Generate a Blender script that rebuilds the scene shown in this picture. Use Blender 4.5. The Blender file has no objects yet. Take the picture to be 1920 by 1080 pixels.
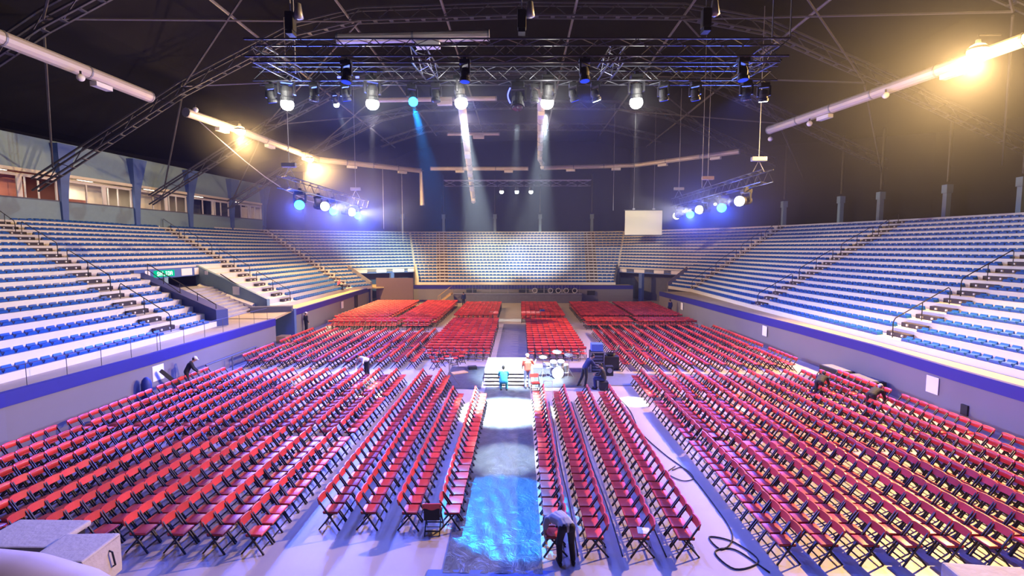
import bpy, bmesh, math, random
import numpy as np
from mathutils import Vector, Matrix

random.seed(7)
PI = math.pi
SC = bpy.context.scene
COL = SC.collection

# ---------------------------------------------------------------- camera
cam_data = bpy.data.cameras.new('camera')
cam_data.lens = 924.0 / 1920.0 * 36.0
cam_data.sensor_width = 36.0
cam_data.clip_end = 400
cam = bpy.data.objects.new('camera', cam_data)
COL.objects.link(cam)
cam.location = (0, 0, 7.0)
cam.rotation_euler = (PI / 2 - 0.08099, 0, 0.01618)
SC.camera = cam

# ---------------------------------------------------------------- world, exposure, sampling helpers
w = bpy.data.worlds.new('world')
SC.world = w
w.use_nodes = True
w.node_tree.nodes['Background'].inputs[0].default_value = (0.010, 0.012, 0.03, 1)
w.node_tree.nodes['Background'].inputs[1].default_value = 0.4
SC.view_settings.view_transform = 'Standard'
SC.view_settings.look = 'None'
SC.view_settings.gamma = 1.0
SC.view_settings.use_curve_mapping = False
SC.view_settings.exposure = -0.08
cy = SC.cycles
cy.max_bounces = 4
cy.diffuse_bounces = 2
cy.glossy_bounces = 2
cy.transmission_bounces = 2
cy.volume_bounces = 0
cy.transparent_max_bounces = 6
cy.sample_clamp_indirect = 4.0
cy.sample_clamp_direct = 0.0
cy.caustics_reflective = False
cy.caustics_refractive = False
cy.use_light_tree = True

WHITE = (1.0, 0.93, 0.90)
COOL = (0.80, 0.95, 1.0)
LILAC = (1.0, 0.84, 0.96)
BLUE = (0.07, 0.13, 1.0)
CYAN = (0.0, 0.29, 1.0)
AMBER = (1.0, 0.60, 0.22)


def light(name, loc, target, power, color, angle, blend=0.3, radius=0.12, parent=None):
    """a spot lamp; angle is the full cone in degrees"""
    d = bpy.data.lights.new(name, 'SPOT')
    d.energy = power
    d.color = color
    d.spot_size = math.radians(angle)
    d.spot_blend = blend
    d.shadow_soft_size = radius
    o = bpy.data.objects.new(name, d)
    COL.objects.link(o)
    v = Vector(target) - Vector(loc)
    o.rotation_euler = v.to_track_quat('-Z', 'Y').to_euler()
    if parent is not None:
        o.parent = parent
        o.location = Vector(loc) - parent.location
    else:
        o.location = loc
    return o


# ---------------------------------------------------------------- materials
def nd(t, kind, **kw):
    n = t.nodes.new(kind)
    for k, v in kw.items():
        setattr(n, k, v)
    return n


def mat(name, col, rough=0.55, metal=0.0, var=0.12, scale=3.0, bump=0.0, bscale=20.0, rnd=0.0, spec=0.5, isl=False):
    m = bpy.data.materials.new(name)
    m.use_nodes = True
    t = m.node_tree
    b = t.nodes['Principled BSDF']
    b.inputs['Roughness'].default_value = rough
    b.inputs['Metallic'].default_value = metal
    b.inputs['Specular IOR Level'].default_value = spec
    tc = nd(t, 'ShaderNodeTexCoord')
    n = nd(t, 'ShaderNodeTexNoise')
    n.inputs['Scale'].default_value = scale
    n.inputs['Detail'].default_value = 4
    t.links.new(tc.outputs['Object'], n.inputs['Vector'])
    mx = nd(t, 'ShaderNodeMix', data_type='RGBA')
    c = Vector(col)
    mx.inputs[6].default_value = (*(c * (1 - var)), 1)
    mx.inputs[7].default_value = (*[min(1, x) for x in c * (1 + var)], 1)
    t.links.new(n.outputs['Fac'], mx.inputs[0])
    out = mx.outputs[2]
    if rnd > 0:
        if isl:
            g = nd(t, 'ShaderNodeNewGeometry')
            r = g.outputs['Random Per Island']
        else:
            g = nd(t, 'ShaderNodeObjectInfo')
            r = g.outputs['Random']
        mr = nd(t, 'ShaderNodeMapRange')
        mr.inputs[3].default_value = 1 - rnd
        mr.inputs[4].default_value = 1 + rnd * 0.6
        t.links.new(r, mr.inputs[0])
        hs = nd(t, 'ShaderNodeHueSaturation')
        t.links.new(mr.outputs[0], hs.inputs['Value'])
        t.links.new(out, hs.inputs['Color'])
        out = hs.outputs[0]
    t.links.new(out, b.inputs['Base Color'])
    if bump > 0:
        n2 = nd(t, 'ShaderNodeTexNoise')
        n2.inputs['Scale'].default_value = bscale
        n2.inputs['Detail'].default_value = 5
        t.links.new(tc.outputs['Object'], n2.inputs['Vector'])
        bp = nd(t, 'ShaderNodeBump')
        bp.inputs['Strength'].default_value = bump
        bp.inputs['Distance'].default_value = 0.05
        t.links.new(n2.outputs['Fac'], bp.inputs['Height'])
        t.links.new(bp.outputs[0], b.inputs['Normal'])
    return m


def glow(name, col, strength):
    m = bpy.data.materials.new(name)
    m.use_nodes = True
    t = m.node_tree
    t.nodes.remove(t.nodes['Principled BSDF'])
    e = nd(t, 'ShaderNodeEmission')
    e.inputs[0].default_value = (*col, 1)
    e.inputs[1].default_value = strength
    t.links.new(e.outputs[0], t.nodes['Material Output'].inputs[0])
    try:
        m.cycles.emission_sampling = 'NONE'
    except Exception:
        pass
    return m


M = {}
M['floor'] = mat('floor_concrete', (0.44, 0.39, 0.37), 0.45, var=0.16, scale=0.35, bump=0.04, bscale=3)
M['wall'] = mat('barrier_paint', (0.19, 0.18, 0.21), 0.6, var=0.10, scale=0.6)
M['band'] = mat('blue_band_paint', (0.016, 0.018, 0.25), 0.5, var=0.08)
M['bluewall'] = mat('blue_wall_paint', (0.08, 0.15, 0.42), 0.6, var=0.08)
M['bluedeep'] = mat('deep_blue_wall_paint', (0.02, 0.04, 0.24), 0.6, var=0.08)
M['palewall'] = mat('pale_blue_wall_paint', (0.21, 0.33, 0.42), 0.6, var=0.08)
M['deck'] = mat('walkway_concrete', (0.52, 0.42, 0.24), 0.7, var=0.18, scale=0.8)
M['tier'] = mat('tier_white_paint', (0.70, 0.68, 0.64), 0.6, var=0.07, scale=0.7)
M['tierdark'] = mat('tier_dark_paint', (0.10, 0.11, 0.16), 0.7, var=0.15)
M['seat'] = mat('blue_seat_plastic', (0.010, 0.095, 0.40), 0.4, var=0.10, scale=1.2)
M['dark'] = mat('dark_steel', (0.025, 0.024, 0.030), 0.45, 0.3, var=0.2)
M['black'] = mat('black_matt', (0.012, 0.012, 0.015), 0.7, var=0.2)
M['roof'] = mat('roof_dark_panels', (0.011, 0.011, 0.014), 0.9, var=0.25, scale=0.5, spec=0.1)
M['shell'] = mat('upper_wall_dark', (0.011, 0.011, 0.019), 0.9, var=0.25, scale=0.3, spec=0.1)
M['steel'] = mat('galvanised_steel', (0.30, 0.31, 0.36), 0.45, 0.5, var=0.15)
M['alu'] = mat('truss_aluminium', (0.36, 0.37, 0.43), 0.35, 0.75, var=0.1)
M['lace'] = mat('dull_truss_lacing', (0.075, 0.08, 0.10), 0.4, 0.6, var=0.1)
M['arch'] = mat('roof_arch_paint', (0.085, 0.09, 0.12), 0.55, 0.3, var=0.15)
M['brace'] = mat('roof_brace_paint', (0.10, 0.10, 0.12), 0.55, 0.3, var=0.15)
M['purlin'] = mat('roof_pipe_paint', (0.26, 0.26, 0.28), 0.5, 0.3, var=0.1)
M['darktruss'] = mat('black_truss_paint', (0.05, 0.05, 0.065), 0.4, 0.5, var=0.1)
M['duct'] = mat('duct_sheet_metal', (0.62, 0.57, 0.52), 0.45, 0.25, var=0.12, scale=0.7)
M['cream'] = mat('cream_paint', (0.74, 0.70, 0.58), 0.6, var=0.06)
M['white'] = mat('white_paint', (0.80, 0.80, 0.80), 0.5, var=0.05)
M['step'] = mat('stair_dark_tread', (0.035, 0.028, 0.04), 0.7, var=0.2)
M['red'] = mat('red_vinyl', (0.66, 0.055, 0.042), 0.38, var=0.12, scale=6, rnd=0.30)
M['redstuff'] = mat('red_vinyl_rows', (0.66, 0.055, 0.042), 0.38, var=0.12, scale=2, rnd=0.30, isl=True)
M['glassdark'] = mat('dark_lens_glass', (0.02, 0.025, 0.05), 0.08, 0.0, var=0.05, spec=1.0)
M['wood'] = mat('plywood', (0.55, 0.36, 0.16), 0.6, var=0.2, scale=4)
M['paper'] = mat('white_paper', (0.86, 0.84, 0.86), 0.7, var=0.03)
M['skin'] = mat('skin', (0.45, 0.24, 0.16), 0.5, var=0.06)
M['hair'] = mat('black_hair', (0.012, 0.010, 0.009), 0.6, var=0.2)
M['canvas'] = mat('beige_canvas', (0.52, 0.48, 0.38), 0.8, var=0.14, scale=4, bump=0.3, bscale=9)
M['carpet'] = mat('grey_carpet', (0.13, 0.13, 0.17), 0.9, var=0.2, scale=3, bump=0.2, bscale=60)
M['room'] = mat('box_room_wall', (0.62, 0.55, 0.46), 0.7, var=0.08)
M['roomred'] = mat('box_room_red_wall', (0.42, 0.17, 0.13), 0.7, var=0.1)
M['screen'] = mat('cream_screen', (0.80, 0.74, 0.55), 0.7, var=0.04, scale=0.4)
M['led'] = mat('dark_screen_face', (0.13, 0.085, 0.095), 0.6, var=0.06)
M['g_white'] = glow('lamp_white', (1.0, 0.97, 0.86), 45)
M['g_blue'] = glow('lamp_blue', (0.02, 0.30, 1.0), 16)
M['g_bluedim'] = glow('lamp_blue_dim', (0.03, 0.06, 1.0), 1.5)
M['g_amber'] = glow('lamp_amber', (1.0, 0.62, 0.16), 60)
M['g_cool'] = glow('lamp_cool', (0.80, 0.95, 1.0), 30)
M['g_green'] = glow('exit_sign_green', (0.0, 0.80, 0.42), 0.8)
M['g_letter'] = glow('exit_sign_letter', (0.70, 1.0, 0.80), 2.5)
M['g_tube'] = glow('room_lamp', (1.0, 0.9, 0.72), 6)
M['g_blueline'] = glow('blue_indicator', (0.1, 0.12, 1.0), 5)


def film_mat():
    """crinkled silver-grey plastic film taped over the runway"""
    m = bpy.data.materials.new('silver_film')
    m.use_nodes = True
    t = m.node_tree
    b = t.nodes['Principled BSDF']
    b.inputs['Metallic'].default_value = 0.35
    b.inputs['Roughness'].default_value = 0.33
    tc = nd(t, 'ShaderNodeTexCoord')
    mp = nd(t, 'ShaderNodeMapping')
    mp.inputs['Scale'].default_value = (1.0, 0.8, 1.0)
    t.links.new(tc.outputs['Object'], mp.inputs['Vector'])
    n = nd(t, 'ShaderNodeTexNoise')
    n.inputs['Scale'].default_value = 2.2
    n.inputs['Detail'].default_value = 6
    n.inputs['Distortion'].default_value = 1.6
    t.links.new(mp.outputs[0], n.inputs['Vector'])
    v = nd(t, 'ShaderNodeTexVoronoi', feature='DISTANCE_TO_EDGE')
    v.inputs['Scale'].default_value = 3.2
    ad = nd(t, 'ShaderNodeVectorMath', operation='ADD')
    t.links.new(mp.outputs[0], ad.inputs[0])
    t.links.new(n.outputs['Color'], ad.inputs[1])
    t.links.new(ad.outputs[0], v.inputs['Vector'])
    sm = nd(t, 'ShaderNodeMath', operation='ADD')
    t.links.new(n.outputs['Fac'], sm.inputs[0])
    t.links.new(v.outputs['Distance'], sm.inputs[1])
    bp = nd(t, 'ShaderNodeBump')
    bp.inputs['Strength'].default_value = 0.30
    bp.inputs['Distance'].default_value = 0.06
    t.links.new(sm.outputs[0], bp.inputs['Height'])
    t.links.new(bp.outputs[0], b.inputs['Normal'])
    mx = nd(t, 'ShaderNodeMix', data_type='RGBA')
    mx.inputs[6].default_value = (0.07, 0.08, 0.10, 1)
    mx.inputs[7].default_value = (0.17, 0.19, 0.22, 1)
    t.links.new(n.outputs['Fac'], mx.inputs[0])
    t.links.new(mx.outputs[2], b.inputs['Base Color'])
    return m


M['film'] = film_mat()


# ---------------------------------------------------------------- mesh builder
class MB:
    def __init__(self):
        self.v = []
        self.f = []

    def add(self, vs, fs):
        n = len(self.v)
        self.v += [tuple(p) for p in vs]
        self.f += [tuple(i + n for i in f) for f in fs]
        return self

    def box(self, c, s, rz=0.0, m=None):
        x, y, z = s[0] / 2, s[1] / 2, s[2] / 2
        vs = [Vector((a, b, d)) for d in (-z, z) for a, b in ((-x, -y), (x, -y), (x, y), (-x, y))]
        R = m if m is not None else Matrix.Rotation(rz, 3, 'Z')
        c = Vector(c)
        return self.add([R @ p + c for p in vs], [(3, 2, 1, 0), (4, 5, 6, 7), (0, 1, 5, 4), (1, 2, 6, 5), (2, 3, 7, 6), (3, 0, 4, 7)])

    def bbox(self, c, s, bev, rz=0.0, m=None):
        """box with chamfered edges"""
        bm = bmesh.new()
        bmesh.ops.create_cube(bm, size=1.0)
        for v in bm.verts:
            v.co = Vector((v.co.x * s[0], v.co.y * s[1], v.co.z * s[2]))
        bmesh.ops.bevel(bm, geom=bm.edges[:], offset=bev, segments=2, affect='EDGES', profile=0.6)
        R = m if m is not None else Matrix.Rotation(rz, 3, 'Z')
        c = Vector(c)
        bm.verts.index_update()
        self.add([R @ v.co + c for v in bm.verts], [[v.index for v in f.verts] for f in bm.faces])
        bm.free()
        return self

    @staticmethod
    def frame(d, up=(0, 0, 1)):
        d = Vector(d).normalized()
        u = Vector(up)
        if abs(d.dot(u)) > 0.98:
            u = Vector((1, 0, 0))
        a = d.cross(u).normalized()
        b = a.cross(d).normalized()
        return a, b

    def bar(self, p0, p1, w_, h_, up=(0, 0, 1)):
        p0, p1 = Vector(p0), Vector(p1)
        a, b = self.frame(p1 - p0, up)
        a, b = a * w_ / 2, b * h_ / 2
        vs = [p + q for p in (p0, p1) for q in (-a - b, a - b, a + b, -a + b)]
        return self.add(vs, [(3, 2, 1, 0), (4, 5, 6, 7), (0, 1, 5, 4), (1, 2, 6, 5), (2, 3, 7, 6), (3, 0, 4, 7)])

    def tube(self, pts, r, n=6, cap=True):
        pts = [Vector(p) for p in pts]
        k = len(pts)
        rs = r if isinstance(r, (list, tuple)) else [r] * k
        vs, fs = [], []
        a = None
        for i, p in enumerate(pts):
            d = (pts[min(i + 1, k - 1)] - pts[max(i - 1, 0)]).normalized()
            if a is None:
                a, b = self.frame(d)
            else:
                a = (a - d * a.dot(d)).normalized()
                b = a.cross(d).normalized()
            for j in range(n):
                t = 2 * PI * j / n
                vs.append(p + (a * math.cos(t) + b * math.sin(t)) * rs[i])
        for i in range(k - 1):
            for j in range(n):
                fs.append((i * n + j, i * n + (j + 1) % n, (i + 1) * n + (j + 1) % n, (i + 1) * n + j))
        if cap:
            fs.append(tuple(range(n))[::-1])
            fs.append(tuple((k - 1) * n + j for j in range(n)))
        return self.add(vs, fs)

    def lathe(self, prof, n=16, c=(0, 0, 0), m=None):
        """prof: (radius, height) pairs turned about z"""
        R = m if m is not None else Matrix.Identity(3)
        c = Vector(c)
        vs, fs = [], []
        k = len(prof)
        for r, h in prof:
            for j in range(n):
                t = 2 * PI * j / n
                vs.append(R @ Vector((r * math.cos(t), r * math.sin(t), h)) + c)
        for i in range(k - 1):
            for j in range(n):
                fs.append((i * n + j, i * n + (j + 1) % n, (i + 1) * n + (j + 1) % n, (i + 1) * n + j))
        fs.append(tuple(range(n))[::-1])
        fs.append(tuple((k - 1) * n + j for j in range(n)))
        return self.add(vs, fs)

    def ball(self, c, r, n=10, m=None):
        rx, ry, rz = r if isinstance(r, (tuple, list)) else (r, r, r)
        R = m if m is not None else Matrix.Identity(3)
        c = Vector(c)
        bm = bmesh.new()
        bmesh.ops.create_uvsphere(bm, u_segments=n, v_segments=max(6, n * 2 // 3), radius=1)
        bm.verts.index_update()
        self.add([R @ Vector((v.co.x * rx, v.co.y * ry, v.co.z * rz)) + c for v in bm.verts], [[v.index for v in f.verts] for f in bm.faces])
        bm.free()
        return self

    def cap(self, p0, p1, r0, r1, n=10):
        """tapered limb with round ends"""
        self.tube([p0, p1], [r0, r1], n)
        self.ball(p0, r0, n)
        return self.ball(p1, r1, n)

    def prism(self, poly, z0, z1):
        n = len(poly)
        vs = [(x, y, z0) for x, y in poly] + [(x, y, z1) for x, y in poly]
        fs = [tuple(range(n))[::-1], tuple(range(n, 2 * n))]
        fs += [(i, (i + 1) % n, n + (i + 1) % n, n + i) for i in range(n)]
        return self.add(vs, fs)

    def mesh(self, name, m, smooth=False):
        me = bpy.data.meshes.new(name)
        me.from_pydata(self.v, [], self.f)
        if smooth:
            me.shade_smooth()
        me.materials.append(m)
        me.update()
        return me

    def build(self, name, m, parent=None, loc=None, smooth=False):
        o = bpy.data.objects.new(name, self.mesh(name, m, smooth))
        COL.objects.link(o)
        if parent is not None:
            o.parent = parent
        if loc is not None:
            o.location = loc
        return o

    def rebased(self, p):
        p = Vector(p)
        self.v = [tuple(Vector(q) - p) for q in self.v]
        return self


def recalc(o):
    bm = bmesh.new()
    bm.from_mesh(o.data)
    bmesh.ops.recalc_face_normals(bm, faces=bm.faces[:])
    bm.to_mesh(o.data)
    bm.free()
    return o


def tag(o, label, cat, group=None, kind=None):
    o['label'] = label
    o['category'] = cat
    if group:
        o['group'] = group
    if kind:
        o['kind'] = kind
    return o


def thing(name, label, cat, loc=(0, 0, 0), rz=0.0, group=None):
    o = bpy.data.objects.new(name, None)
    o.empty_display_size = 0.2
    COL.objects.link(o)
    o.location = loc
    o.rotation_euler = (0, 0, rz)
    return tag(o, label, cat, group)


def struct(name, mb, m, smooth=False):
    o = mb.build(name, m, smooth=smooth)
    o['kind'] = 'structure'
    return o


def dup(root, loc, rz=0.0):
    r = root.copy()
    COL.objects.link(r)
    r.location = loc
    r.rotation_euler = (0, 0, rz)
    for ch in root.children:
        c = ch.copy()
        COL.objects.link(c)
        c.parent = r
        for g in ch.children:
            d = g.copy()
            COL.objects.link(d)
            d.parent = c
    return r


def lerp(a, b, t):
    return tuple(x + (y - x) * t for x, y in zip(a, b))


ORD = ['first', 'second', 'third', 'fourth', 'fifth', 'sixth', 'seventh', 'eighth', 'ninth', 'tenth', 'eleventh', 'twelfth', 'thirteenth',
       'fourteenth', 'fifteenth', 'sixteenth', 'seventeenth', 'eighteenth', 'nineteenth', 'twentieth', 'twenty-first', 'twenty-second',
       'twenty-third', 'twenty-fourth', 'twenty-fifth', 'twenty-sixth', 'twenty-seventh', 'twenty-eighth', 'twenty-ninth', 'thirtieth']

# ================================================================ setting: floor, barrier walls, walkways
fl = MB().add([(-45, -6, 0), (45, -6, 0), (45, 90, 0), (-45, 90, 0)], [(0, 1, 2, 3)])
struct('floor', fl, M['floor'])

WALLZ = 2.1
WL1 = [(-17.45, 3), (-17.4, 16), (-17.0, 22), (-16.95, 33.6)]
WL2 = [(-17.9, 38.6), (-18.1, 46), (-18.6, 60.5)]
WR = [(17.6, 3), (17.6, 20), (17.8, 25), (17.5, 31), (17.0, 37), (16.4, 47), (15.7, 55.5)]
WF1 = [(-14.2, 64.5), (-8.6, 64.5)]
WF2 = [(-8.6, 64.5), (8.0, 64.5)]
WF3 = [(8.0, 64.5), (14.8, 64.5)]


def wall_run(name, pts, out, z1=WALLZ, th=0.22, band=True):
    """a barrier wall along pts; out = +1/-1 side (left of travel) it thickens to"""
    mb, bb, tb = MB(), MB(), MB()
    nrm = []
    for i in range(len(pts)):
        a = Vector(pts[max(0, i - 1)])
        b = Vector(pts[min(len(pts) - 1, i + 1)])
        d = (b - a).normalized()
        nrm.append(Vector((-d.y, d.x)) * out)
    for i in range(len(pts) - 1):
        p, q = Vector(pts[i]), Vector(pts[i + 1])
        po, qo = p + nrm[i] * th, q + nrm[i + 1] * th
        mb.prism([tuple(p), tuple(q), tuple(qo), tuple(po)], 0, z1)
        if band:
            e0, e1 = p - nrm[i] * 0.025, q - nrm[i + 1] * 0.025
            bb.prism([tuple(e0), tuple(e1), tuple(qo), tuple(po)], z1 - 0.46, z1 + 0.03)
    o = recalc(struct(name, mb, M['wall']))
    if band:
        global NTRIM
        NTRIM += 1
        recalc(struct('trim_%d' % NTRIM, bb, M['band']))
    return o


NTRIM = 0
wall_run('wall_left', WL1, 1)
wall_run('wall_left_far', WL2, 1)
wall_run('wall_right', WR, -1)
wall_run('wall_far_left', WF1, 1)
wall_run('wall_far', WF2, 1)
wall_run('wall_far_right', WF3, 1)
# the blue end wall of the side passage on the left, and its inner walls
eb = MB().prism([(-19.8, 38.4), (-17.85, 38.4), (-17.85, 38.75), (-19.8, 38.75)], 0, 2.2)
struct('wall_passage', eb, M['bluewall'])
eb = MB().prism([(-24, 33.5), (-17.15, 33.5), (-17.15, 33.75), (-24, 33.75)], 0, 2.1)
eb.prism([(-24.2, 33.5), (-24, 33.5), (-24, 38.7), (-24.2, 38.7)], 0, 2.1)
eb.prism([(-24, 38.5), (-19.8, 38.5), (-19.8, 38.75), (-24, 38.75)], 0, 2.1)
struct('wall_passage_inner', eb, M['tierdark'])

# ================================================================ stands
NR = 18
Z0, DZ = 2.42, 0.395
BT = {
    'n0': ((-18.8, 6), (-40.0, 18)), 'a1': ((-18.8, 26.3), (-38.9, 36.4)), 'pL': ((-19.0, 30.3), (-38.0, 40.2)),
    'pR': ((-19.5, 37.9), (-37.6, 47.6)), 'a2': ((-19.5, 41.8), (-37.0, 51.2)), 'a3': ((-19.7, 56.2), (-34.8, 67.0)),
    'c3': ((-18.2, 60.2), (-31.0, 70.2)), 'f4': ((-13.8, 65.8), (-16.9, 76.0)), 'f1': ((-10.4, 66.0), (-12.1, 76.3)),
    'f2': ((9.7, 66.1), (10.6, 76.1)), 'f5': ((12.8, 66.0), (15.5, 74.5)), 'k3': ((18.0, 60.4), (26.0, 61.0)),
    'r3': ((19.2, 55.6), (28.8, 56.2)), 'r2': ((18.8, 39.5), (33.0, 44.2)), 'r1': ((18.8, 25.2), (36.0, 31.2)), 'n1': ((18.8, 5), (37.0, 13.0)),
}


def BP(b, i):
    """front edge of tread i on boundary b, plan view"""
    B, T = BT[b]
    return Vector(lerp(B, T, i / 17.0))


def RZ(i):
    return Z0 + DZ * i


# walkway decks between wall top and the first row
dk = MB()
for (p, q, b0, b1) in [((-17.62, 3), (-17.56, 16), 'n0', 'a1'), ((-17.15, 26), (-17.15, 33.6), 'a1', 'pL')]:
    P0, P1 = BP(b0, 0), BP(b1, 0)
    dk.prism([p, q] + ([(-17.2, 22), (-17.15, 26)] if b0 == 'n0' else []) + [tuple(P1), tuple(P0)], WALLZ - 0.15, WALLZ)
dk.prism([(-17.15, 33.55), (-18.1, 38.6), (-19.5, 41.8), (-19.5, 37.9), (-22.2, 39.3), (-21.8, 31.8), (-19.0, 30.3)], WALLZ - 0.15, WALLZ)
dk.prism([(-18.1, 38.7), (-18.3, 46), (-18.8, 60.4), tuple(BP('a3', 0)), tuple(BP('a2', 0))], WALLZ - 0.15, WALLZ)
dk.prism([(-18.8, 60.4), (-14.2, 64.7), tuple(BP('f4', 0)), (-22.5, 66.5), tuple(BP('a3', 0))], WALLZ - 0.15, WALLZ)
dk.prism([(-14.2, 64.7), (14.8, 64.7), (14.6, 66.3), (-14.2, 66.3)], WALLZ - 0.15, WALLZ)
dk.prism([(17.82, 3), (17.82, 20), (18.0, 25), (17.7, 31), (17.2, 37), (16.6, 47), (15.9, 55.5), tuple(BP('r3', 0)), tuple(BP('r2', 0)), tuple(BP('r1', 0)), tuple(BP('n1', 0))], WALLZ - 0.15, WALLZ)
recalc(struct('floor_walkway', dk, M['deck']))

SECT = [
    # name, boundaries, rows, aisle at each end, words for the label, object name of concrete
    ('n0', ['n0', 'a1'], (0, 18), (0, 1), 'near end of the left stand'),
    ('s1', ['a1', 'pL'], (0, 8), (1, 0), 'left stand before the exit passage'),
    ('s2', ['a1', 'pL', 'pR', 'a2'], (8, 18), (1, 1), 'left stand above the exit passage'),
    ('s3', ['pR', 'a2'], (0, 8), (0, 0), None),
    ('s4', ['a2', 'a3'], (0, 18), (1, 1), 'far part of the left stand'),
    ('s5', ['a3', 'c3'], (0, 5), (1, 0), 'left corner stand beside its dark opening'),
    ('s6', ['a3', 'c3', 'f4'], (5, 18), (1, 0), 'left corner stand above its dark opening'),
    ('s7', ['f4', 'f1'], (0, 18), (0, 1), 'far stand left of its left stairway'),
    ('s8', ['f1', 'f2'], (0, 18), (1, 1), 'middle of the far stand'),
    ('s9', ['f2', 'f5'], (0, 18), (1, 0), 'far stand right of its right stairway'),
    ('s10', ['f5', 'k3', 'r3'], (5, 18), (0, 1), 'right corner stand above its dark opening'),
    ('s11', ['k3', 'r3'], (0, 5), (0, 1), 'right corner stand beside its dark opening'),
    ('s12', ['r3', 'r2'], (0, 18), (1, 1), 'far part of the right stand'),
    ('s13', ['r2', 'r1'], (0, 18), (1, 1), 'middle part of the right stand'),
    ('s14', ['r1', 'n1'], (0, 18), (1, 0), 'near end of the right stand'),
]
side_of = lambda nm: 'left' if nm in ('n0', 's1', 's2', 's3', 's4', 's5', 's6') else ('far' if nm in ('s7', 's8', 's9') else 'right')
tiers = {'left': MB(), 'far': MB(), 'right': MB()}
for nm, bs, (r0, r1), _, _ in SECT:
    mb = tiers[side_of(nm)]
    for i in range(r0, r1):
        for b0, b1 in zip(bs, bs[1:]):
            p0, p1, q0, q1 = BP(b0, i), BP(b1, i), BP(b0, i + 1), BP(b1, i + 1)
            z = RZ(i)
            zl = z - DZ if i > r0 else (WALLZ - 0.05 if r0 == 0 else z - 0.55)
            mb.add([(*p0, zl), (*p1, zl), (*p1, z), (*p0, z), (*q1, z), (*q0, z)], [(0, 1, 2, 3), (3, 2, 4, 5)])
            if i == 17:      # low parapet and walkway behind the last row
                mb.add([(*q0, z), (*q1, z), (*q1, z + 0.40), (*q0, z + 0.40)], [(0, 1, 2, 3)])
                u0, u1 = BP(b0, 19.2), BP(b1, 19.2)
                mb.add([(*q0, z), (*q1, z), (*u1, z), (*u0, z)], [(0, 1, 2, 3)])
for k in tiers:
    struct('floor_stand_%s' % k, tiers[k], M['tier'])

SEATP = 0.5
ROWGROUP = 'blue seat rows of the stands'


def seat_path(bs, i, inset0, inset1):
    """sample points with up-slope vectors along the front edge of tread i"""
    P = [BP(b, i) for b in bs]
    V = [BP(b, i + 1) - BP(b, i) for b in bs]
    L = [0.0]
    for a, b in zip(P, P[1:]):
        L.append(L[-1] + (b - a).length)
    tot = L[-1] - inset0 - inset1
    n = max(1, int(tot / SEATP))
    us = []
    for k in range(n):
        for f in (0.0, 0.14, 0.86):
            us.append((inset0 + tot * (k + f) / n, f == 0.0))
    us.append((inset0 + tot, True))
    out = []
    for u, notch in us:
        j = 0
        while j < len(L) - 2 and u > L[j + 1]:
            j += 1
        t = (u - L[j]) / (L[j + 1] - L[j])
        p = P[j].lerp(P[j + 1], t)
        v = V[j].lerp(V[j + 1], t)
        al = (P[j + 1] - P[j]).normalized()
        D = abs(v.x * al.y - v.y * al.x)
        out.append((p, v / D, D, notch))
    return out, n


def seat_row(bs, i, in0, in1):
    path, n = seat_path(bs, i, in0, in1)
    mb, sb = MB(), MB()
    z = RZ(i)
    o3 = Vector((*path[len(path) // 2][0], z))
    K = 9
    vs, fs = [], []
    for p, v, D, notch in path:
        c = 0.12 if notch else 1.0
        bd = 0.06
        prof = [(bd, 0.015), (bd - 0.015, 0.125 * c), (bd + 0.03, 0.155 * c), (bd + 0.15, 0.130 * c), (bd + 0.30, 0.140 * c),
                (bd + 0.36, 0.225 * c), (bd + 0.385, 0.22 * c), (bd + 0.385, 0.09 * c), (bd + 0.37, 0.015)]
        for d, h in prof:
            q = p + v * d
            vs.append(Vector((q.x, q.y, z + h)) - o3)
    for a in range(len(path) - 1):
        for b in range(K):
            fs.append((a * K + b, (a + 1) * K + b, (a + 1) * K + (b + 1) % K, a * K + (b + 1) % K))
    fs.append(tuple(range(K)))
    fs.append(tuple((len(path) - 1) * K + b for b in range(K))[::-1])
    mb.add(vs, fs)
    o = mb.build('seat_row', M['seat'], loc=o3)
    recalc(o)
    # the steel rail the shells are bolted to
    lst = [path[0]] + [path[k] for k in range(3, len(path) - 3, 3)] + [path[-1]]
    pts = []
    for p, v, D, _ in lst:
        q = p + v * 0.25
        pts.append(Vector((q.x, q.y, z + 0.02)) - o3)
    for s, t in zip(pts[:-1:4], pts[4::4] + [pts[-1]]):
        sb.bar(s, t, 0.10, 0.035)
    s = sb.build('support_frame', M['tierdark'], o)
    return o, n


for nm, bs, (r0, r1), (e0, e1), words in SECT:
    if words is None:
        continue
    for i in range(r0, r1):
        in0 = 0.78 if e0 else 0.12
        in1 = 0.78 if e1 else (0.75 if nm == 's1' else 0.12)
        o, n = seat_row(bs, i, in0, in1)
        lab = 'blue seat row in the %s, %s from the bottom' % (words, ORD[i - r0])
        if i == 17:
            lab = 'blue seat row in the %s, topmost' % words
        tag(o, lab, 'seating', ROWGROUP)

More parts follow.
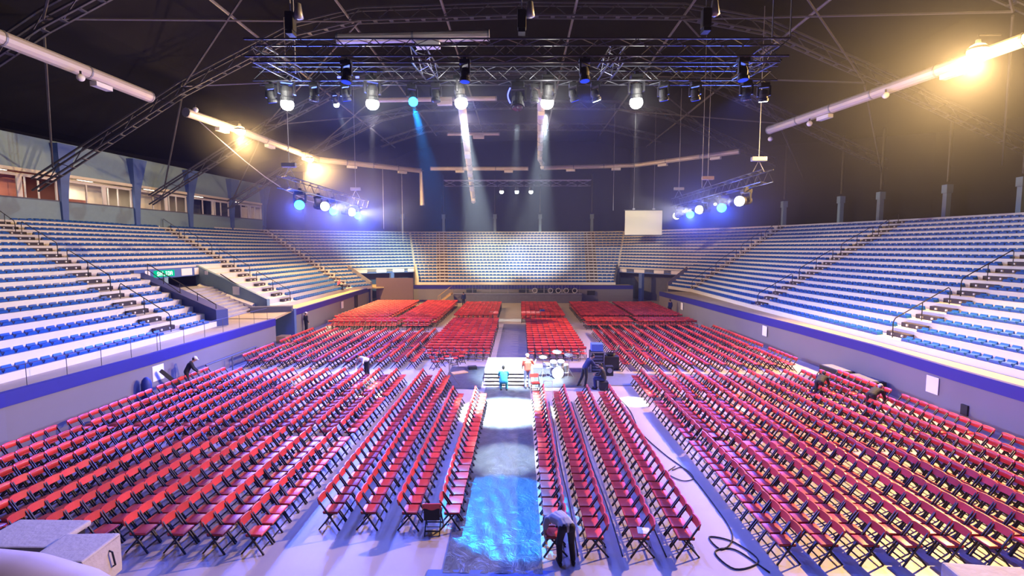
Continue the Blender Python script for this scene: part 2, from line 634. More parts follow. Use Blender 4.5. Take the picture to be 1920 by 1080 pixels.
# ---------------------------------------------------------------- stairways through the stands
AIS = [('a1', 'left stand, nearest to the camera', 1), ('a2', 'left stand beside the exit passage', 1), ('a3', 'left stand beside the left corner', 1),
       ('f1', 'far stand, the left one', 0), ('f2', 'far stand, the right one', 0), ('r3', 'right stand beside the right corner', 1),
       ('r2', 'right stand halfway along', 1), ('r1', 'right stand, nearest to the camera', 1)]
for b, words, rail in AIS:
    B0 = BP(b, 0)
    root = thing('aisle_stairway', 'stairway with dark steps and white edge marks in the %s' % words, 'stairs', (B0.x, B0.y, WALLZ), group='stairways of the stands')
    d = (BP(b, 1) - BP(b, 0))
    # direction along the rows
    al = Vector((0, 1)) if b in ('a1', 'a2', 'r1', 'r2', 'r3') else Vector((1, 0))
    if b == 'a3':
        al = Vector((0.5, 0.85)).normalized()
    up = d.normalized()
    for i in range(18):
        p = BP(b, i)
        z = RZ(i) - WALLZ
        D = d.length
        sb = MB()
        run = min(0.40, D * 0.5)
        f = BP(b, i + 1) - B0
        quad = [f - al * 0.74 - up * run, f + al * 0.74 - up * run, f + al * 0.74 - up * 0.005, f - al * 0.74 - up * 0.005]
        sb.prism([tuple(q) for q in quad], z, z + DZ * 0.58)
        s = recalc(sb.build('step', M['step'], root))
        for e in (-0.36, 0.30):
            g = f + al * e - up * (run + 0.02)
            MB().box((g.x, g.y, z + 0.12), (0.10, 0.10, 0.10)).build('edge_mark', M['white'], s)
    if rail:
        for k, (i0, i1) in enumerate(((0.3, 4.2), (5.0, 9.0), (10.0, 14.0), (14.8, 17.4))):
            p, q = BP(b, i0), BP(b, i1)
            zi, zj = RZ(int(i0)), RZ(int(i1))
            h = MB()
            P, Q = Vector((p.x, p.y, zi)), Vector((q.x, q.y, zj))
            sl = (Q - P)
            ups = Vector((0, 0, 0.95))
            n_ = sl.normalized()
            pts = [P, P + ups * 0.85, P + ups + n_ * 0.15, Q + ups - n_ * 0.15, Q + ups * 0.85, Q]
            h.tube([v - P for v in pts], 0.026, 6)
            mid = (P + Q) / 2
            h.tube([Vector((mid.x, mid.y, RZ(int((i0 + i1) / 2)))) - P, mid + ups - P], 0.022, 6)
            o = h.build('handrail', M['dark'], loc=P)
            tag(o, 'thin dark handrail, %s up the stairway in the %s' % (ORD[k], words), 'handrail', 'stairway handrails')

# ---------------------------------------------------------------- exit passage in the left stand
def cheek(name, b, i1, m, base=1.0, th=0.24, sgn=1, over=0.85, toe=0.0, top=None):
    """sloping side wall of an opening along boundary b, from the walkway to row i1"""
    p, q = BP(b, -toe), BP(b, i1)
    d = (q - p).normalized()
    nn = Vector((-d.y, d.x)) * th * sgn
    z0, z1 = RZ(0) + over, RZ(i1) + (over * 0.75 if top is None else top)
    vs = [(*p, base), (*q, base), (*q, z1), (*p, z0)]
    vs += [(*(Vector(v[:2]) + nn), v[2]) for v in vs]
    mb = MB().add(vs, [(0, 1, 2, 3), (7, 6, 5, 4), (0, 4, 5, 1), (1, 5, 6, 2), (2, 6, 7, 3), (3, 7, 4, 0)])
    return recalc(struct(name, mb, m))


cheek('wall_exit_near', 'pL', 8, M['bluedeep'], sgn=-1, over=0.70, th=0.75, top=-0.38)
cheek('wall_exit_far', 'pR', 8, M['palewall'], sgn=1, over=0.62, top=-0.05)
# stair flight rising into the passage
st = MB()
NS = 10
for k in range(NS):
    t0, t1 = 1.2 + k * 0.52, 1.2 + (k + 1) * 0.52
    a, b_, c, d_ = BP('pL', t0), BP('pR', t0), BP('pR', 7.9), BP('pL', 7.9)
    st.prism([tuple(a), tuple(b_), tuple(c), tuple(d_)], WALLZ - 0.1 + k * 0.165, WALLZ + (k + 1) * 0.165)
recalc(struct('floor_exit_stairs', st, mat('stair_concrete', (0.42, 0.42, 0.46), 0.7)))
# pale sloping kerb along the far wall
a, b_ = BP('pR', 1.4), BP('pR', 7.6)
off = (BP('pL', 3) - BP('pR', 3)).normalized()
kb = MB()
vs = []
for p, z in ((a, WALLZ), (b_, WALLZ + 1.3)):
    for o_, zz in ((0.02, -0.4), (0.75, -0.4), (0.75, 0.42), (0.02, 0.62)):
        q = p + off * o_
        vs.append((q.x, q.y, z + zz))
kb.add(vs, [(0, 1, 2, 3), (7, 6, 5, 4), (0, 4, 5, 1), (1, 5, 6, 2), (2, 6, 7, 3), (3, 7, 4, 0)])
recalc(struct('trim_%d' % (NTRIM + 1), kb, M['white']))
NTRIM += 1
# tunnel beyond the header: back wall, side, ceiling
tn = MB()
PA, PB = BP('pL', 8), BP('pR', 8)
QA, QB = BP('pL', 11.5), BP('pR', 11.5)
tn.prism([tuple(QA), tuple(QB), tuple(QB + Vector((-0.2, 0.1))), tuple(QA + Vector((-0.2, 0.1)))], 3.6, 5.2)
tn.prism([tuple(PA), tuple(QA), tuple(QA + Vector((0, 0.2))), tuple(PA + Vector((0, 0.2)))], 3.6, 5.2)
tn.prism([tuple(PB), tuple(QB), tuple(QB + Vector((0, 0.2))), tuple(PB + Vector((0, 0.2)))], 3.6, 5.2)
tn.prism([tuple(PA), tuple(PB), tuple(QB), tuple(QA)], 3.5, WALLZ + NS * 0.165)
recalc(struct('wall_exit_tunnel', tn, M['wall']))
# header beam with its sign
PA, PB = BP('pL', 7.7), BP('pR', 7.7)
al = (PB - PA).normalized()
nin = Vector((al.y, -al.x))
if nin.x < 0:
    nin = -nin
hb = MB().prism([tuple(PA), tuple(PB), tuple(PB - nin * 0.3), tuple(PA - nin * 0.3)], 4.66, 5.4)
struct('trim_%d' % (NTRIM + 1), hb, M['bluewall'])
NTRIM += 1
po = MB()
for t in (0.42,):
    p = PA.lerp(PB, t) - nin * 0.15
    po.box((p.x, p.y, 4.2), (0.42, 0.42, 1.0))
struct('wall_exit_post', po, M['palewall'])
L_ = (PB - PA).length
ang = math.atan2(al.y, al.x)


def header_panel(t0, t1, m, name, label, z0=4.74, z1=5.32):
    p = PA.lerp(PB, (t0 + t1) / 2) + nin * 0.03
    o = MB().bbox((0, 0, 0), ((t1 - t0) * L_ * 0.98, 0.05, z1 - z0), 0.012, rz=ang).build(name, m, loc=(p.x, p.y, (z0 + z1) / 2))
    return tag(o, label, 'sign')


header_panel(0.66, 0.84, M['paper'], 'notice_board', 'white notice panel right of the green exit sign over the passage')
header_panel(0.88, 0.96, M['paper'], 'notice_board', 'small white notice panel at the right end of the passage beam')
header_panel(0.13, 0.20, M['paper'], 'notice_board', 'narrow white notice panel at the left end of the passage beam')
ps = PA.lerp(PB, 0.40) + nin * 0.04
sgn = thing('exit_sign', 'glowing green exit sign reading SALIDA over the left passage', 'sign', (ps.x, ps.y, 5.03))
MB().bbox((0, 0, 0), (2.2, 0.08, 0.50), 0.015, rz=ang).build('panel', M['g_green'], sgn)


# block letters, five cells wide by seven high
FONT = {'S': '01110 10001 10000 01110 00001 10001 01110', 'A': '01110 10001 10001 11111 10001 10001 10001', 'L': '10000 10000 10000 10000 10000 10000 11111',
        'I': '01110 00100 00100 00100 00100 00100 01110', 'D': '11110 10001 10001 10001 10001 10001 11110'}
lt = MB()
cw = 0.045
txt = 'SALIDA'
adv = Vector((al.x, al.y, 0))
for k, ch in enumerate(txt):
    for r, row in enumerate(FONT[ch].split()):
        for c, bit in enumerate(row):
            if bit == '1':
                u = (k * 6.4 + c - (len(txt) * 6.4 - 1.4) / 2 + 0.5) * cw
                p = adv * u + Vector((nin.x, nin.y, 0)) * 0.045 + Vector((0, 0, (3 - r) * cw))
                lt.box(p, (cw, 0.012, cw), rz=ang)
lt.build('lettering', M['g_letter'], sgn)
# two rails on the near wall of the passage, one on the far wall
for b, sg, i0, i1, nmw in (('pL', 1, 0.2, 6.5, 'near'), ('pR', -1, 2.2, 5.2, 'far')):
    p, q = BP(b, i0), BP(b, i1)
    sh = Vector((0.05, 0.18 * sg))
    h = MB()
    P = Vector((p.x + sh.x, p.y + sh.y, WALLZ))
    z1 = RZ(i0) + 0.95
    z2 = RZ(i1) + (0.9 if sg > 0 else 0.35)
    if sg < 0:
        z1 = RZ(i0) + 0.25
    Q = Vector((q.x + sh.x, q.y + sh.y, z2))
    S = Vector((p.x + sh.x, p.y + sh.y, z1))
    if sg > 0:
        h.tube([(0, 0, 0), S - P, Q - P], 0.03, 6)
        h.tube([Vector((0, 0, 0.45)), Q - P - Vector((0, 0, 0.42))], 0.025, 6)
        for t in (0.25, 0.5, 0.75, 1.0):
            u = S.lerp(Q, t) - P
            h.tube([u, u - Vector((0, 0, 0.75))], 0.022, 6)
    else:
        h.tube([S - P, Q - P], 0.045, 6)
    tag(h.build('handrail', M['dark'], loc=P), 'dark handrail along the %s side wall of the exit passage' % nmw, 'handrail')
for t, z, s, nmw in ((3.2, 3.55, 0.55, 'large white notice board on the pale blue wall of the exit passage'), (6.6, 4.9, 0.26, 'small white notice high on the pale blue exit passage wall')):
    p = BP('pR', t) + Vector((-0.125, -0.235))
    dd = (BP('pR', 8) - BP('pR', 0)).normalized()
    o = MB().box((0, 0, 0), (s * 1.6, 0.03, s * 1.2), rz=math.atan2(dd.y, dd.x)).build('notice_board', M['paper'], loc=(p.x, p.y - 0.02, z))
    tag(o, nmw, 'sign')
# low dark bench box on the landing
o = MB().bbox((0, 0, 0.22), (2.9, 0.7, 0.44), 0.03, rz=0.30).build('low_bench', M['tierdark'], loc=(-19.1, 37.4, WALLZ))
tag(o, 'low dark box bench on the landing before the exit passage', 'bench')

# ---------------------------------------------------------------- corner openings
for side, b0, b1, cheek_m in (('left', 'c3', 'f4', 'cream'), ('right', 'k3', 'f5', 'tierdark')):
    A0, A1 = BP(b0, 5), BP(b1, 5)
    E0, E1 = BP(b0, 9), BP(b1, 9)
    al2 = (A1 - A0).normalized()
    bk = MB()
    bk.prism([tuple(E0), tuple(E1), tuple(E1 * 1.01), tuple(E0 * 1.01)], 0, 4.1)
    bk.prism([tuple(A0), tuple(E0), tuple(E0 + al2 * 0.2), tuple(A0 + al2 * 0.2)], 0, 4.1)
    bk.prism([tuple(A1), tuple(E1), tuple(E1 - al2 * 0.2), tuple(A1 - al2 * 0.2)], 0, 4.1)
    struct('wall_opening_%s' % side, bk, M['tierdark'])
    sg = 1 if side == 'left' else -1
    cheek('wall_corner_%s_stand' % side, b1, 5, M[cheek_m], base=0.0, sgn=-sg, over=0.45)
    cheek('wall_corner_%s_side' % side, b0, 5, M['wall'], base=0.0, sgn=sg, over=0.45)
    hb = MB()
    hb.prism([tuple(A0), tuple(A1), tuple(A1 * 1.006), tuple(A0 * 1.006)], 3.62, 4.2)
    NTRIM += 1
    struct('trim_%d' % NTRIM, hb, M['bluewall'])
    L2 = (A1 - A0).length
    an2 = math.atan2(al2.y, al2.x)
    nn2 = Vector((-al2.y, al2.x))
    if nn2.y > 0:
        nn2 = -nn2
    spans = ((0.04, 0.25, 'paper'), (0.39, 0.54, 'paper'), (0.64, 0.82, 'paper'), (0.88, 0.99, 'paper')) if side == 'left' else ((0.03, 0.2, 'paper'), (0.3, 0.44, 'paper'), (0.58, 0.74, 'paper'), (0.86, 0.97, 'paper'))
    for k, (t0, t1, mm) in enumerate(spans):
        p = A0.lerp(A1, (t0 + t1) / 2) + nn2 * 0.04
        o = MB().box((0, 0, 0), ((t1 - t0) * L2, 0.05, 0.42), rz=an2).build('notice_board', M[mm], loc=(p.x, p.y, 3.93))
        tag(o, 'white panel on the beam over the %s corner opening, %s from the stand side' % (side, ORD[k]), 'sign', 'white panels over the %s corner opening' % side)
    for k, t in enumerate((0.02, 0.62)):
        p = A0.lerp(A1, t) + nn2 * 0.1
        c = MB().box((p.x, p.y, 1.8), (0.5, 0.5, 3.64), rz=an2)
        struct('wall_opening_%s_pillar' % side, c, M['palewall'] if k == 0 else M['bluewall'])

# ================================================================ press boxes above the left stand
FA, FB = Vector((-40.3, 22.0)), Vector((-36.0, 69.4))
FD = (FB - FA).normalized()
FN = Vector((FD.y, -FD.x))      # points to the arena
if FN.x < 0:
    FN = -FN


def FPt(y, off=0.0):
    t = (y - FA.y) / (FB.y - FA.y)
    p = FA.lerp(FB, t)
    return p + FN * off


def fbox(y0, y1, z0, z1, o0, o1):
    a, b = FPt(y0, o0), FPt(y1, o0)
    c, d = FPt(y1, o1), FPt(y0, o1)
    return [tuple(a), tuple(b), tuple(c), tuple(d)], z0, z1


mb = MB()
mb.prism(*fbox(22, 69.4, 8.6, 10.9, -0.25, 0.0))
recalc(struct('wall_press_box_parapet', mb, M['palewall']))
mb = MB()
mb.prism(*fbox(22, 69.4, 13.15, 15.8, -0.25, 0.0))
recalc(struct('wall_press_box_upper', mb, M['palewall']))
mb = MB()
mb.prism(*fbox(22, 69.4, 12.95, 13.2, -0.3, 0.14))
mb.prism(*fbox(22, 69.4, 12.72, 12.80, -0.2, 0.06))
NTRIM += 1
recalc(struct('trim_%d' % NTRIM, mb, M['cream']))
mb = MB()
mb.prism(*fbox(22, 69.4, 10.86, 10.96, -0.35, 0.05))
NTRIM += 1
recalc(struct('trim_%d' % NTRIM, mb, M['tierdark']))
PIL = [27.2, 34.3, 41.4, 48.5, 55.5, 62.5, 69.2]
mb, kb = MB(), MB()
for y in PIL:
    vs = []
    for z, hw, o1 in ((8.6, 0.22, 0.16), (11.0, 0.30, 0.22), (12.9, 0.38, 0.34), (15.6, 0.80, 0.75)):
        for a, o_ in ((-hw, 0.0), (hw, 0.0), (hw, o1), (-hw, o1)):
            p = FPt(y + a, o_)
            vs.append((p.x, p.y, z))
    fs = [(0, 1, 2, 3), (12, 13, 14, 15)]
    for r in range(3):
        for j in range(4):
            fs.append((r * 4 + j, r * 4 + (j + 1) % 4, (r + 1) * 4 + (j + 1) % 4, (r + 1) * 4 + j))
    mb.add(vs, fs)
recalc(struct('wall_press_box_pillars', mb, M['bluewall']))
# rooms behind the openings
ROOMS = [('roomred', 5), ('roomred', 30), ('room', 55), ('room', 14), ('tierdark', 3), ('room', 10)]
for k, (y0, y1) in enumerate(zip(PIL, PIL[1:])):
    m, pw = ROOMS[k]
    mb = MB()
    mb.prism(*fbox(y0, y1, 10.3, 13.4, -3.6, -3.4))
    mb.prism(*fbox(y0, y1, 10.3, 10.5, -3.4, -0.25))
    mb.prism(*fbox(y0, y1, 13.2, 13.4, -3.4, -0.25))
    mb.prism(*fbox(y0 - 0.1, y0 + 0.1, 10.5, 13.2, -3.4, -0.1))
    mb.prism(*fbox(y1 - 0.1, y1 + 0.1, 10.5, 13.2, -3.4, -0.1))
    recalc(struct('wall_press_room_%d' % (k + 1), mb, M[m]))
    c = FPt((y0 + y1) / 2, -1.6)
    lp = thing('ceiling_lamp', 'lit strip lamp on the ceiling of press room, %s along the left facade' % ORD[k], 'lamp', (c.x, c.y, 13.2), group='press room lamps')
    MB().bbox((0, 0, -0.04), (0.25, 1.6, 0.08), 0.015).build('housing', M['white'], lp)
    MB().bbox((0, 0, -0.09), (0.18, 1.5, 0.03), 0.01).build('diffuser', M['g_tube'], lp)
    light('press_room_light', (c.x, c.y, 12.95), (c.x, c.y, 10), pw * 9, (1, 0.86, 0.66), 170, 0.4, 0.2, lp)
    # window frame with its mullions
    fr = MB()
    fr.prism(*fbox(y0 + 0.35, y0 + 0.47, 10.95, 12.72, -0.16, -0.04))
    fr.prism(*fbox(y1 - 0.47, y1 - 0.35, 10.95, 12.72, -0.16, -0.04))
    fr.prism(*fbox(y0 + 0.35, y1 - 0.35, 12.58, 12.72, -0.16, -0.04))
    o = recalc(struct('window_%d' % (k + 1), fr, M['white']))
    mu = MB()
    for t, wd in ((0.30, 0.12), (0.52, 0.38), (0.60, 0.07), (0.74, 0.08)):
        yy = y0 + (y1 - y0) * t
        mu.prism(*fbox(yy, yy + wd, 10.95, 12.72, -0.15, -0.05))
    mm = mu.build('mullions', M['white'], o)
    recalc(mm)
# a few things inside the rooms
for y, off, sx, h, z0, m, nm, lab in (
        (36.6, -1.2, 0.8, 1.35, 10.5, 'bluewall', 'locker', 'blue cabinet standing inside the red press room'),
        (43.2, -0.9, 1.6, 0.75, 10.5, 'roomred', 'sideboard', 'low reddish brown sideboard in the cream press room window'),
        (66.2, -0.35, 2.6, 1.4, 11.0, 'cream', 'display_board', 'pale board filling the last press room window'),):
    p = FPt(y, off)
    o = MB().bbox((0, 0, h / 2), (0.5 if sx < 2 else 0.08, sx, h), 0.02, rz=-0.09).build(nm, M[m], loc=(p.x, p.y, z0))
    tag(o, lab, nm.replace('_', ' ').split()[-1])

# ================================================================ upper shell and roof
SH = [(-44, 2), (-43.5, 36), (-42, 52), (-38.6, 69.6), (-33, 75.5), (-20, 80.5), (17.5, 80.0), (29.5, 66), (37.5, 46), (39.5, 32), (40.5, 2)]
sh = MB()
for (a, b) in zip(SH, SH[1:]):
    sh.add([(*a, 0), (*b, 0), (*b, 30), (*a, 30)], [(0, 1, 2, 3)])
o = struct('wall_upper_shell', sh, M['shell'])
RP = [(-46, 16.6), (-41, 17.2), (-27, 20.9), (-18, 24.9), (-12, 26.2), (0, 26.6), (12, 26.2), (18, 24.9), (27, 20.9), (41, 16.2), (46, 15.6)]
rf = MB()
ys = [-8, 10, 30, 50, 68, 76, 84, 92]
dz = [0, 0, 0, 0, 0, 0.8, 4, 8]
vs, fs = [], []
for y, d_ in zip(ys, dz):
    for x, z in RP:
        vs.append((x, y, max(13.5, z - d_)))
K = len(RP)
for a in range(len(ys) - 1):
    for b in range(K - 1):
        fs.append((a * K + b, a * K + b + 1, (a + 1) * K + b + 1, (a + 1) * K + b))
rf.add(vs, fs)
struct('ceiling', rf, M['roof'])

AP = [(-37.5, 11.4), (-25.5, 18.6), (-17, 22.7), (-12, 23.8), (0, 24.1), (12, 23.9), (18, 22.8), (25.5, 19.6), (40.0, 13.0)]
for k, y in enumerate((16, 27, 38, 50, 62, 72)):
    mb = MB()
    pr = AP if y < 68 else [(-20, 21.5), (-13.4, 23.6), (-4.6, 23.8), (4, 23.8), (12.5, 23.7), (20, 22)]
    xs = pr
    for dzz in (0.0, 0.9):
        for yo in (-0.25, 0.25):
            for (x0, z0), (x1, z1) in zip(xs, xs[1:]):
                mb.bar((x0, y + yo, z0 + dzz), (x1, y + yo, z1 + dzz), 0.11, 0.11)
    for (x0, z0), (x1, z1) in zip(xs, xs[1:]):
        L = math.hypot(x1 - x0, z1 - z0)
        n = max(2, int(L / 1.1))
        for j in range(n):
            t0, t1 = j / n, (j + 1) / n
            u = (x0 + (x1 - x0) * t0, y, z0 + (z1 - z0) * t0 + (0 if j % 2 else 0.9))
            v = (x0 + (x1 - x0) * t1, y, z0 + (z1 - z0) * t1 + (0.9 if j % 2 else 0))
            mb.bar(u, v, 0.05, 0.05)
            mb.bar((v[0], y - 0.25, z0 + (z1 - z0) * t1), (v[0], y + 0.25, z0 + (z1 - z0) * t1), 0.30, 0.05)
    o = struct('ceiling_arch_%d' % (k + 1), mb, M['arch'])
mb = MB()
for x in (-19.5, -13, -5.6, 4.0, 12.3, 19.5):
    z = 24.4 if abs(x) < 15 else 22.6
    mb.tube([(x, 3, z), (x, 78, z)], 0.10, 6)
struct('ceiling_purlins', mb, M['purlin'])
mb = MB()
for s in (-1, 1):
    for y0 in (16, 27, 38, 50):
        y1 = {16: 27, 27: 38, 38: 50, 50: 62}[y0]
        mb.tube([(s * 12, y0, 23.8), (s * 25.5, y1, 19.2)], 0.07, 5)
        mb.tube([(s * 25.5, y0, 19.2), (s * 12, y1, 23.8)], 0.07, 5)
        mb.tube([(s * 25.5, y0, 19.0), (s * 36, y1, 13.2)], 0.07, 5)
struct('ceiling_braces', mb, M['brace'])

# posts standing on the rim of the stands
for k, (x, y) in enumerate([(-18.6, 78.3), (-12.2, 79.2), (-4.0, 79.2), (3.2, 79.2), (11.4, 79.0), (30.4, 57.8), (33.4, 52.4), (34.6, 48.4), (36.3, 43.0), (38.0, 38.4)]):
    mb = MB()
    mb.box((x, y, 10.4), (0.40, 0.40, 3.0))
    mb.box((x, y, 12.0), (0.54, 0.54, 0.7))
    struct('wall_rim_post', mb, M['palewall'])
    mb = MB().tube([(x, y, 12.6), (x, y, 18.6)], 0.11, 8)
    struct('wall_rim_post_column', mb, M['dark'])

# ================================================================ ventilation ducts with their lamps
def duct(pts, r, label, group='sheet metal ducts under the roof'):
    p0 = Vector(pts[0])
    q = [Vector(p) - p0 for p in pts]
    root = thing('ventilation_duct', label, 'duct', p0, group=group)
    MB().tube(q, r, 12).build('pipe', M['duct'], root, smooth=False)
    for a, b in zip(q, q[1:]):
        n = max(1, int((b - a).length / 3.2))
        for j in range(n + 1):
            p = a.lerp(b, j / n)
            d = (b - a).normalized()
            MB().tube([p - d * 0.05, p + d * 0.05], r * 1.08, 12).build('joint_band', M['steel'], root)
    for a, b in zip(q, q[1:]):
        L = (b - a).length
        n = max(1, int(L / 5.5))
        d = (b - a).normalized()
        for j in range(n):
            p = a.lerp(b, (j + 0.6) / n) - Vector((0, 0, r + 0.14))
            MB().bar(p - d * 0.55, p + d * 0.55, 0.42, 0.26).build('air_outlet', M['white'], root)
    return root


duct([(-25.0, 12, 17), (-24.8, 24, 17), (-24.6, 33.2, 17)], 0.36, 'large grey duct high on the left, nearest to the camera')
duct([(-24.7, 37, 17), (-23.9, 43, 17), (-22.9, 56.5, 17), (-12.9, 64.8, 17), (-12.8, 65.1, 12.6)], 0.32, 'long grey duct curving round the left far side with two amber lamps')
duct([(-11.3, 63.1, 17), (1.0, 63.3, 17)], 0.24, 'short straight duct across the far middle of the roof')
duct([(1.3, 31, 16.4), (2.2, 56, 16.9), (3.0, 62.8, 17), (13.9, 61.0, 17), (22.8, 52.6, 17)], 0.26, 'grey duct running away then turning along the far right side')
duct([(21.2, 43.2, 17), (23.0, 33.4, 17), (24.3, 25.0, 17), (25.3, 12, 17)], 0.34, 'grey duct high on the right with a glaring amber lamp')
duct([(-8.6, 24, 16.85), (-1.5, 24, 16.95)], 0.24, 'pale duct just above the lighting rig')
duct([(-11.5, 38, 18.1), (-1.8, 38, 18.2)], 0.17, 'thin pale duct behind the row of white lamps')
duct([(-7.2, 50, 18.3), (-2.1, 50, 18.3)], 0.16, 'shortest thin duct in the middle of the roof')
duct([(-3.6, 31, 15.9), (-5.6, 60, 12.6)], 0.26, 'pale duct sloping down and away in the middle of the roof')


def sodium(x, y, z, tx, ty, power, label, glowp):
    root = thing('high_bay_lamp', label, 'lamp', (x, y, z))
    MB().lathe([(0.05, 0.42), (0.10, 0.40), (0.12, 0.20), (0.40, 0.02), (0.43, -0.10), (0.40, -0.10)], 16).build('reflector', M['steel'], root, smooth=False)
    MB().ball((0, 0, -0.13), (0.42, 0.42, 0.34), 14).build('bulb', M['g_amber'], root, smooth=True)
    MB().tube([(0, 0, 0.42), (0, 0, 0.62), (1.1 if x > 0 else -1.1, 0, 0.62)], 0.04, 6).build('hanger', M['dark'], root)
    light('amber_light', (x, y, z - 0.80), (tx, ty, 0), power, AMBER, 140, 0.6, 0.2, root)
    d = bpy.data.lights.new('amber_glow', 'POINT')
    d.energy = glowp
    d.color = AMBER
    d.shadow_soft_size = 0.2
    o = bpy.data.objects.new('amber_glow', d)
    COL.objects.link(o)
    o.parent = root
    o.location = (0, 0, -0.66)
    return root


sodium(-22.55, 40.2, 16.55, -15, 42, 6000, 'glowing amber lamp under the left duct, nearer of the two', 2500)
sodium(-22.1, 52.3, 16.45, -9, 53, 30000, 'glowing amber lamp under the left duct, farther of the two', 2500)
sodium(22.6, 25.6, 16.85, -1, 15, 62000, 'glaring amber lamp under the right duct', 2500)
# unlit white lamps hanging along the ducts
for k, (x, y, z, lab) in enumerate([(-24.2, 27.6, 16.35, 'small unlit white lamp under the left duct near the camera'), (-24.4, 37.6, 17.35, 'small white lamp at the near end of the curved left duct'),
                                    (21.7, 38.2, 16.3, 'small white lamp under the right duct, farther one'), (22.8, 32.0, 16.5, 'small white lamp under the right duct, middle one'),
                                    (21.4, 43.4, 16.3, 'small white lamp at the far end of the right duct')]):
    root = thing('globe_lamp', lab, 'lamp', (x, y, z))
    MB().ball((0, 0, 0), 0.20, 12).build('globe', M['white'], root, smooth=True)
    MB().tube([(0, 0, 0.15), (0, 0, 0.36)], 0.05, 6).build('hanger', M['dark'], root)


# ================================================================ lighting rig
def truss(p0, p1, s, label, m='darktruss', lm='lace', pitch=0.62, group=None):
    p0, p1 = Vector(p0), Vector(p1)
    root = thing('lighting_truss', label, 'truss', p0, group=group)
    d = p1 - p0
    a, b = MB.frame(d)
    h = s / 2
    C4 = [(-h, -h), (h, -h), (h, h), (-h, h)]
    for i, j in C4:
        o = a * i + b * j
        MB().tube([o, d + o], 0.032, 6).build('chord', M[lm if j > 0 else m], root)
    lac = MB()
    n = max(2, int(d.length / pitch))
    for k in range(n):
        u, v = d * (k / n), d * ((k + 1) / n)
        for f in range(4):
            c0, c1 = C4[f], C4[(f + 1) % 4]
            if k % 2:
                c0, c1 = c1, c0
            lac.tube([u + a * c0[0] + b * c0[1], v + a * c1[0] + b * c1[1]], 0.016, 4, cap=False)
    lac.build('lacing', M[lm], root)
    return root


RIG = 'black trusses of the hanging rig'
truss((-9.4, 17.5, 13.8), (9.0, 17.5, 13.7), 0.56, 'long black truss of the rig, nearest to the camera', group=RIG)
truss((-11.0, 21.0, 14.15), (10.4, 21.0, 14.05), 0.56, 'long black truss of the rig carrying the row of white lamps', group=RIG)
truss((-9.2, 17.8, 13.8), (-9.2, 20.7, 14.1), 0.5, 'short cross truss at the left end of the rig', group=RIG)
truss((8.8, 17.8, 13.75), (8.8, 20.7, 14.05), 0.5, 'short cross truss at the right end of the rig', group=RIG)
truss((-3.6, 17.8, 13.8), (-3.6, 20.7, 14.1), 0.5, 'short cross truss left of the rig centre', group=RIG)
truss((3.4, 17.8, 13.75), (3.4, 20.7, 14.05), 0.5, 'short cross truss right of the rig centre', group=RIG)
truss((-7.0, 46, 12.95), (6.5, 46, 12.95), 0.5, 'thin straight truss over the far seats with three small white lamps', lm='steel', pitch=1.2)
truss((-14.4, 30.0, 11.0), (-14.4, 46.0, 11.0), 0.7, 'truss of blue and white lamps on the left side')
truss((14.4, 29.4, 11.2), (14.4, 46.5, 11.2), 0.7, 'truss of blue and white lamps on the right side')
# chain hoists that carry the rig
for k, (x, y, z, lab) in enumerate([(-7.9, 17.5, 14.2, 'black chain hoist with pale chain bag at the left of the rig'), (0.05, 17.5, 14.2, 'black chain hoist with pale chain bag at the centre of the rig'),
                                    (6.3, 17.5, 14.2, 'black chain hoist with pale chain bag at the right of the rig')]):
    root = thing('chain_hoist', lab, 'hoist', (x, y, z), group='chain hoists of the rig')
    MB().bbox((0, 0, 0.55), (0.30, 0.30, 0.62), 0.05).build('motor', M['black'], root)
    MB().tube([(0, 0, 0.86), (0, 0, 9.3)], 0.02, 5).build('chain', M['steel'], root)
    MB().lathe([(0.05, -0.30), (0.17, -0.24), (0.13, 0.0), (0.10, 0.22), (0.06, 0.24)], 12, (0.28, 0, 0.92)).build('chain_bag', M['steel'], root, smooth=True)
    MB().box((0, 0, 0.16), (0.24, 0.34, 0.12)).build('clamp', M['black'], root)
for k, (x, y, z, lab) in enumerate([(-14.4, 31.0, 11.4, 'hoist at the near end of the left lamp truss'), (-14.4, 43.5, 11.4, 'hoist at the far end of the left lamp truss'),
                                    (14.4, 30.5, 11.6, 'hoist at the near end of the right lamp truss'), (14.4, 38.6, 11.6, 'brass coloured hoist at the middle of the right lamp truss'),
                                    (14.4, 45.5, 11.6, 'hoist at the far end of the right lamp truss')]):
    root = thing('chain_hoist', lab, 'hoist', (x, y, z), group='chain hoists of the side trusses')
    MB().bbox((0, 0, 0.75), (0.9, 0.26, 0.26), 0.04).build('motor', M['steel'] if k != 3 else M['wood'], root)
    MB().tube([(0, 0, 0.86), (0, 0, 9.6)], 0.022, 5).build('chain', M['steel'], root)
    MB().tube([(-0.33, 0, 0.0), (0, 0, 0.66), (0.33, 0, 0.0)], 0.03, 5).build('bridle', M['alu'], root)
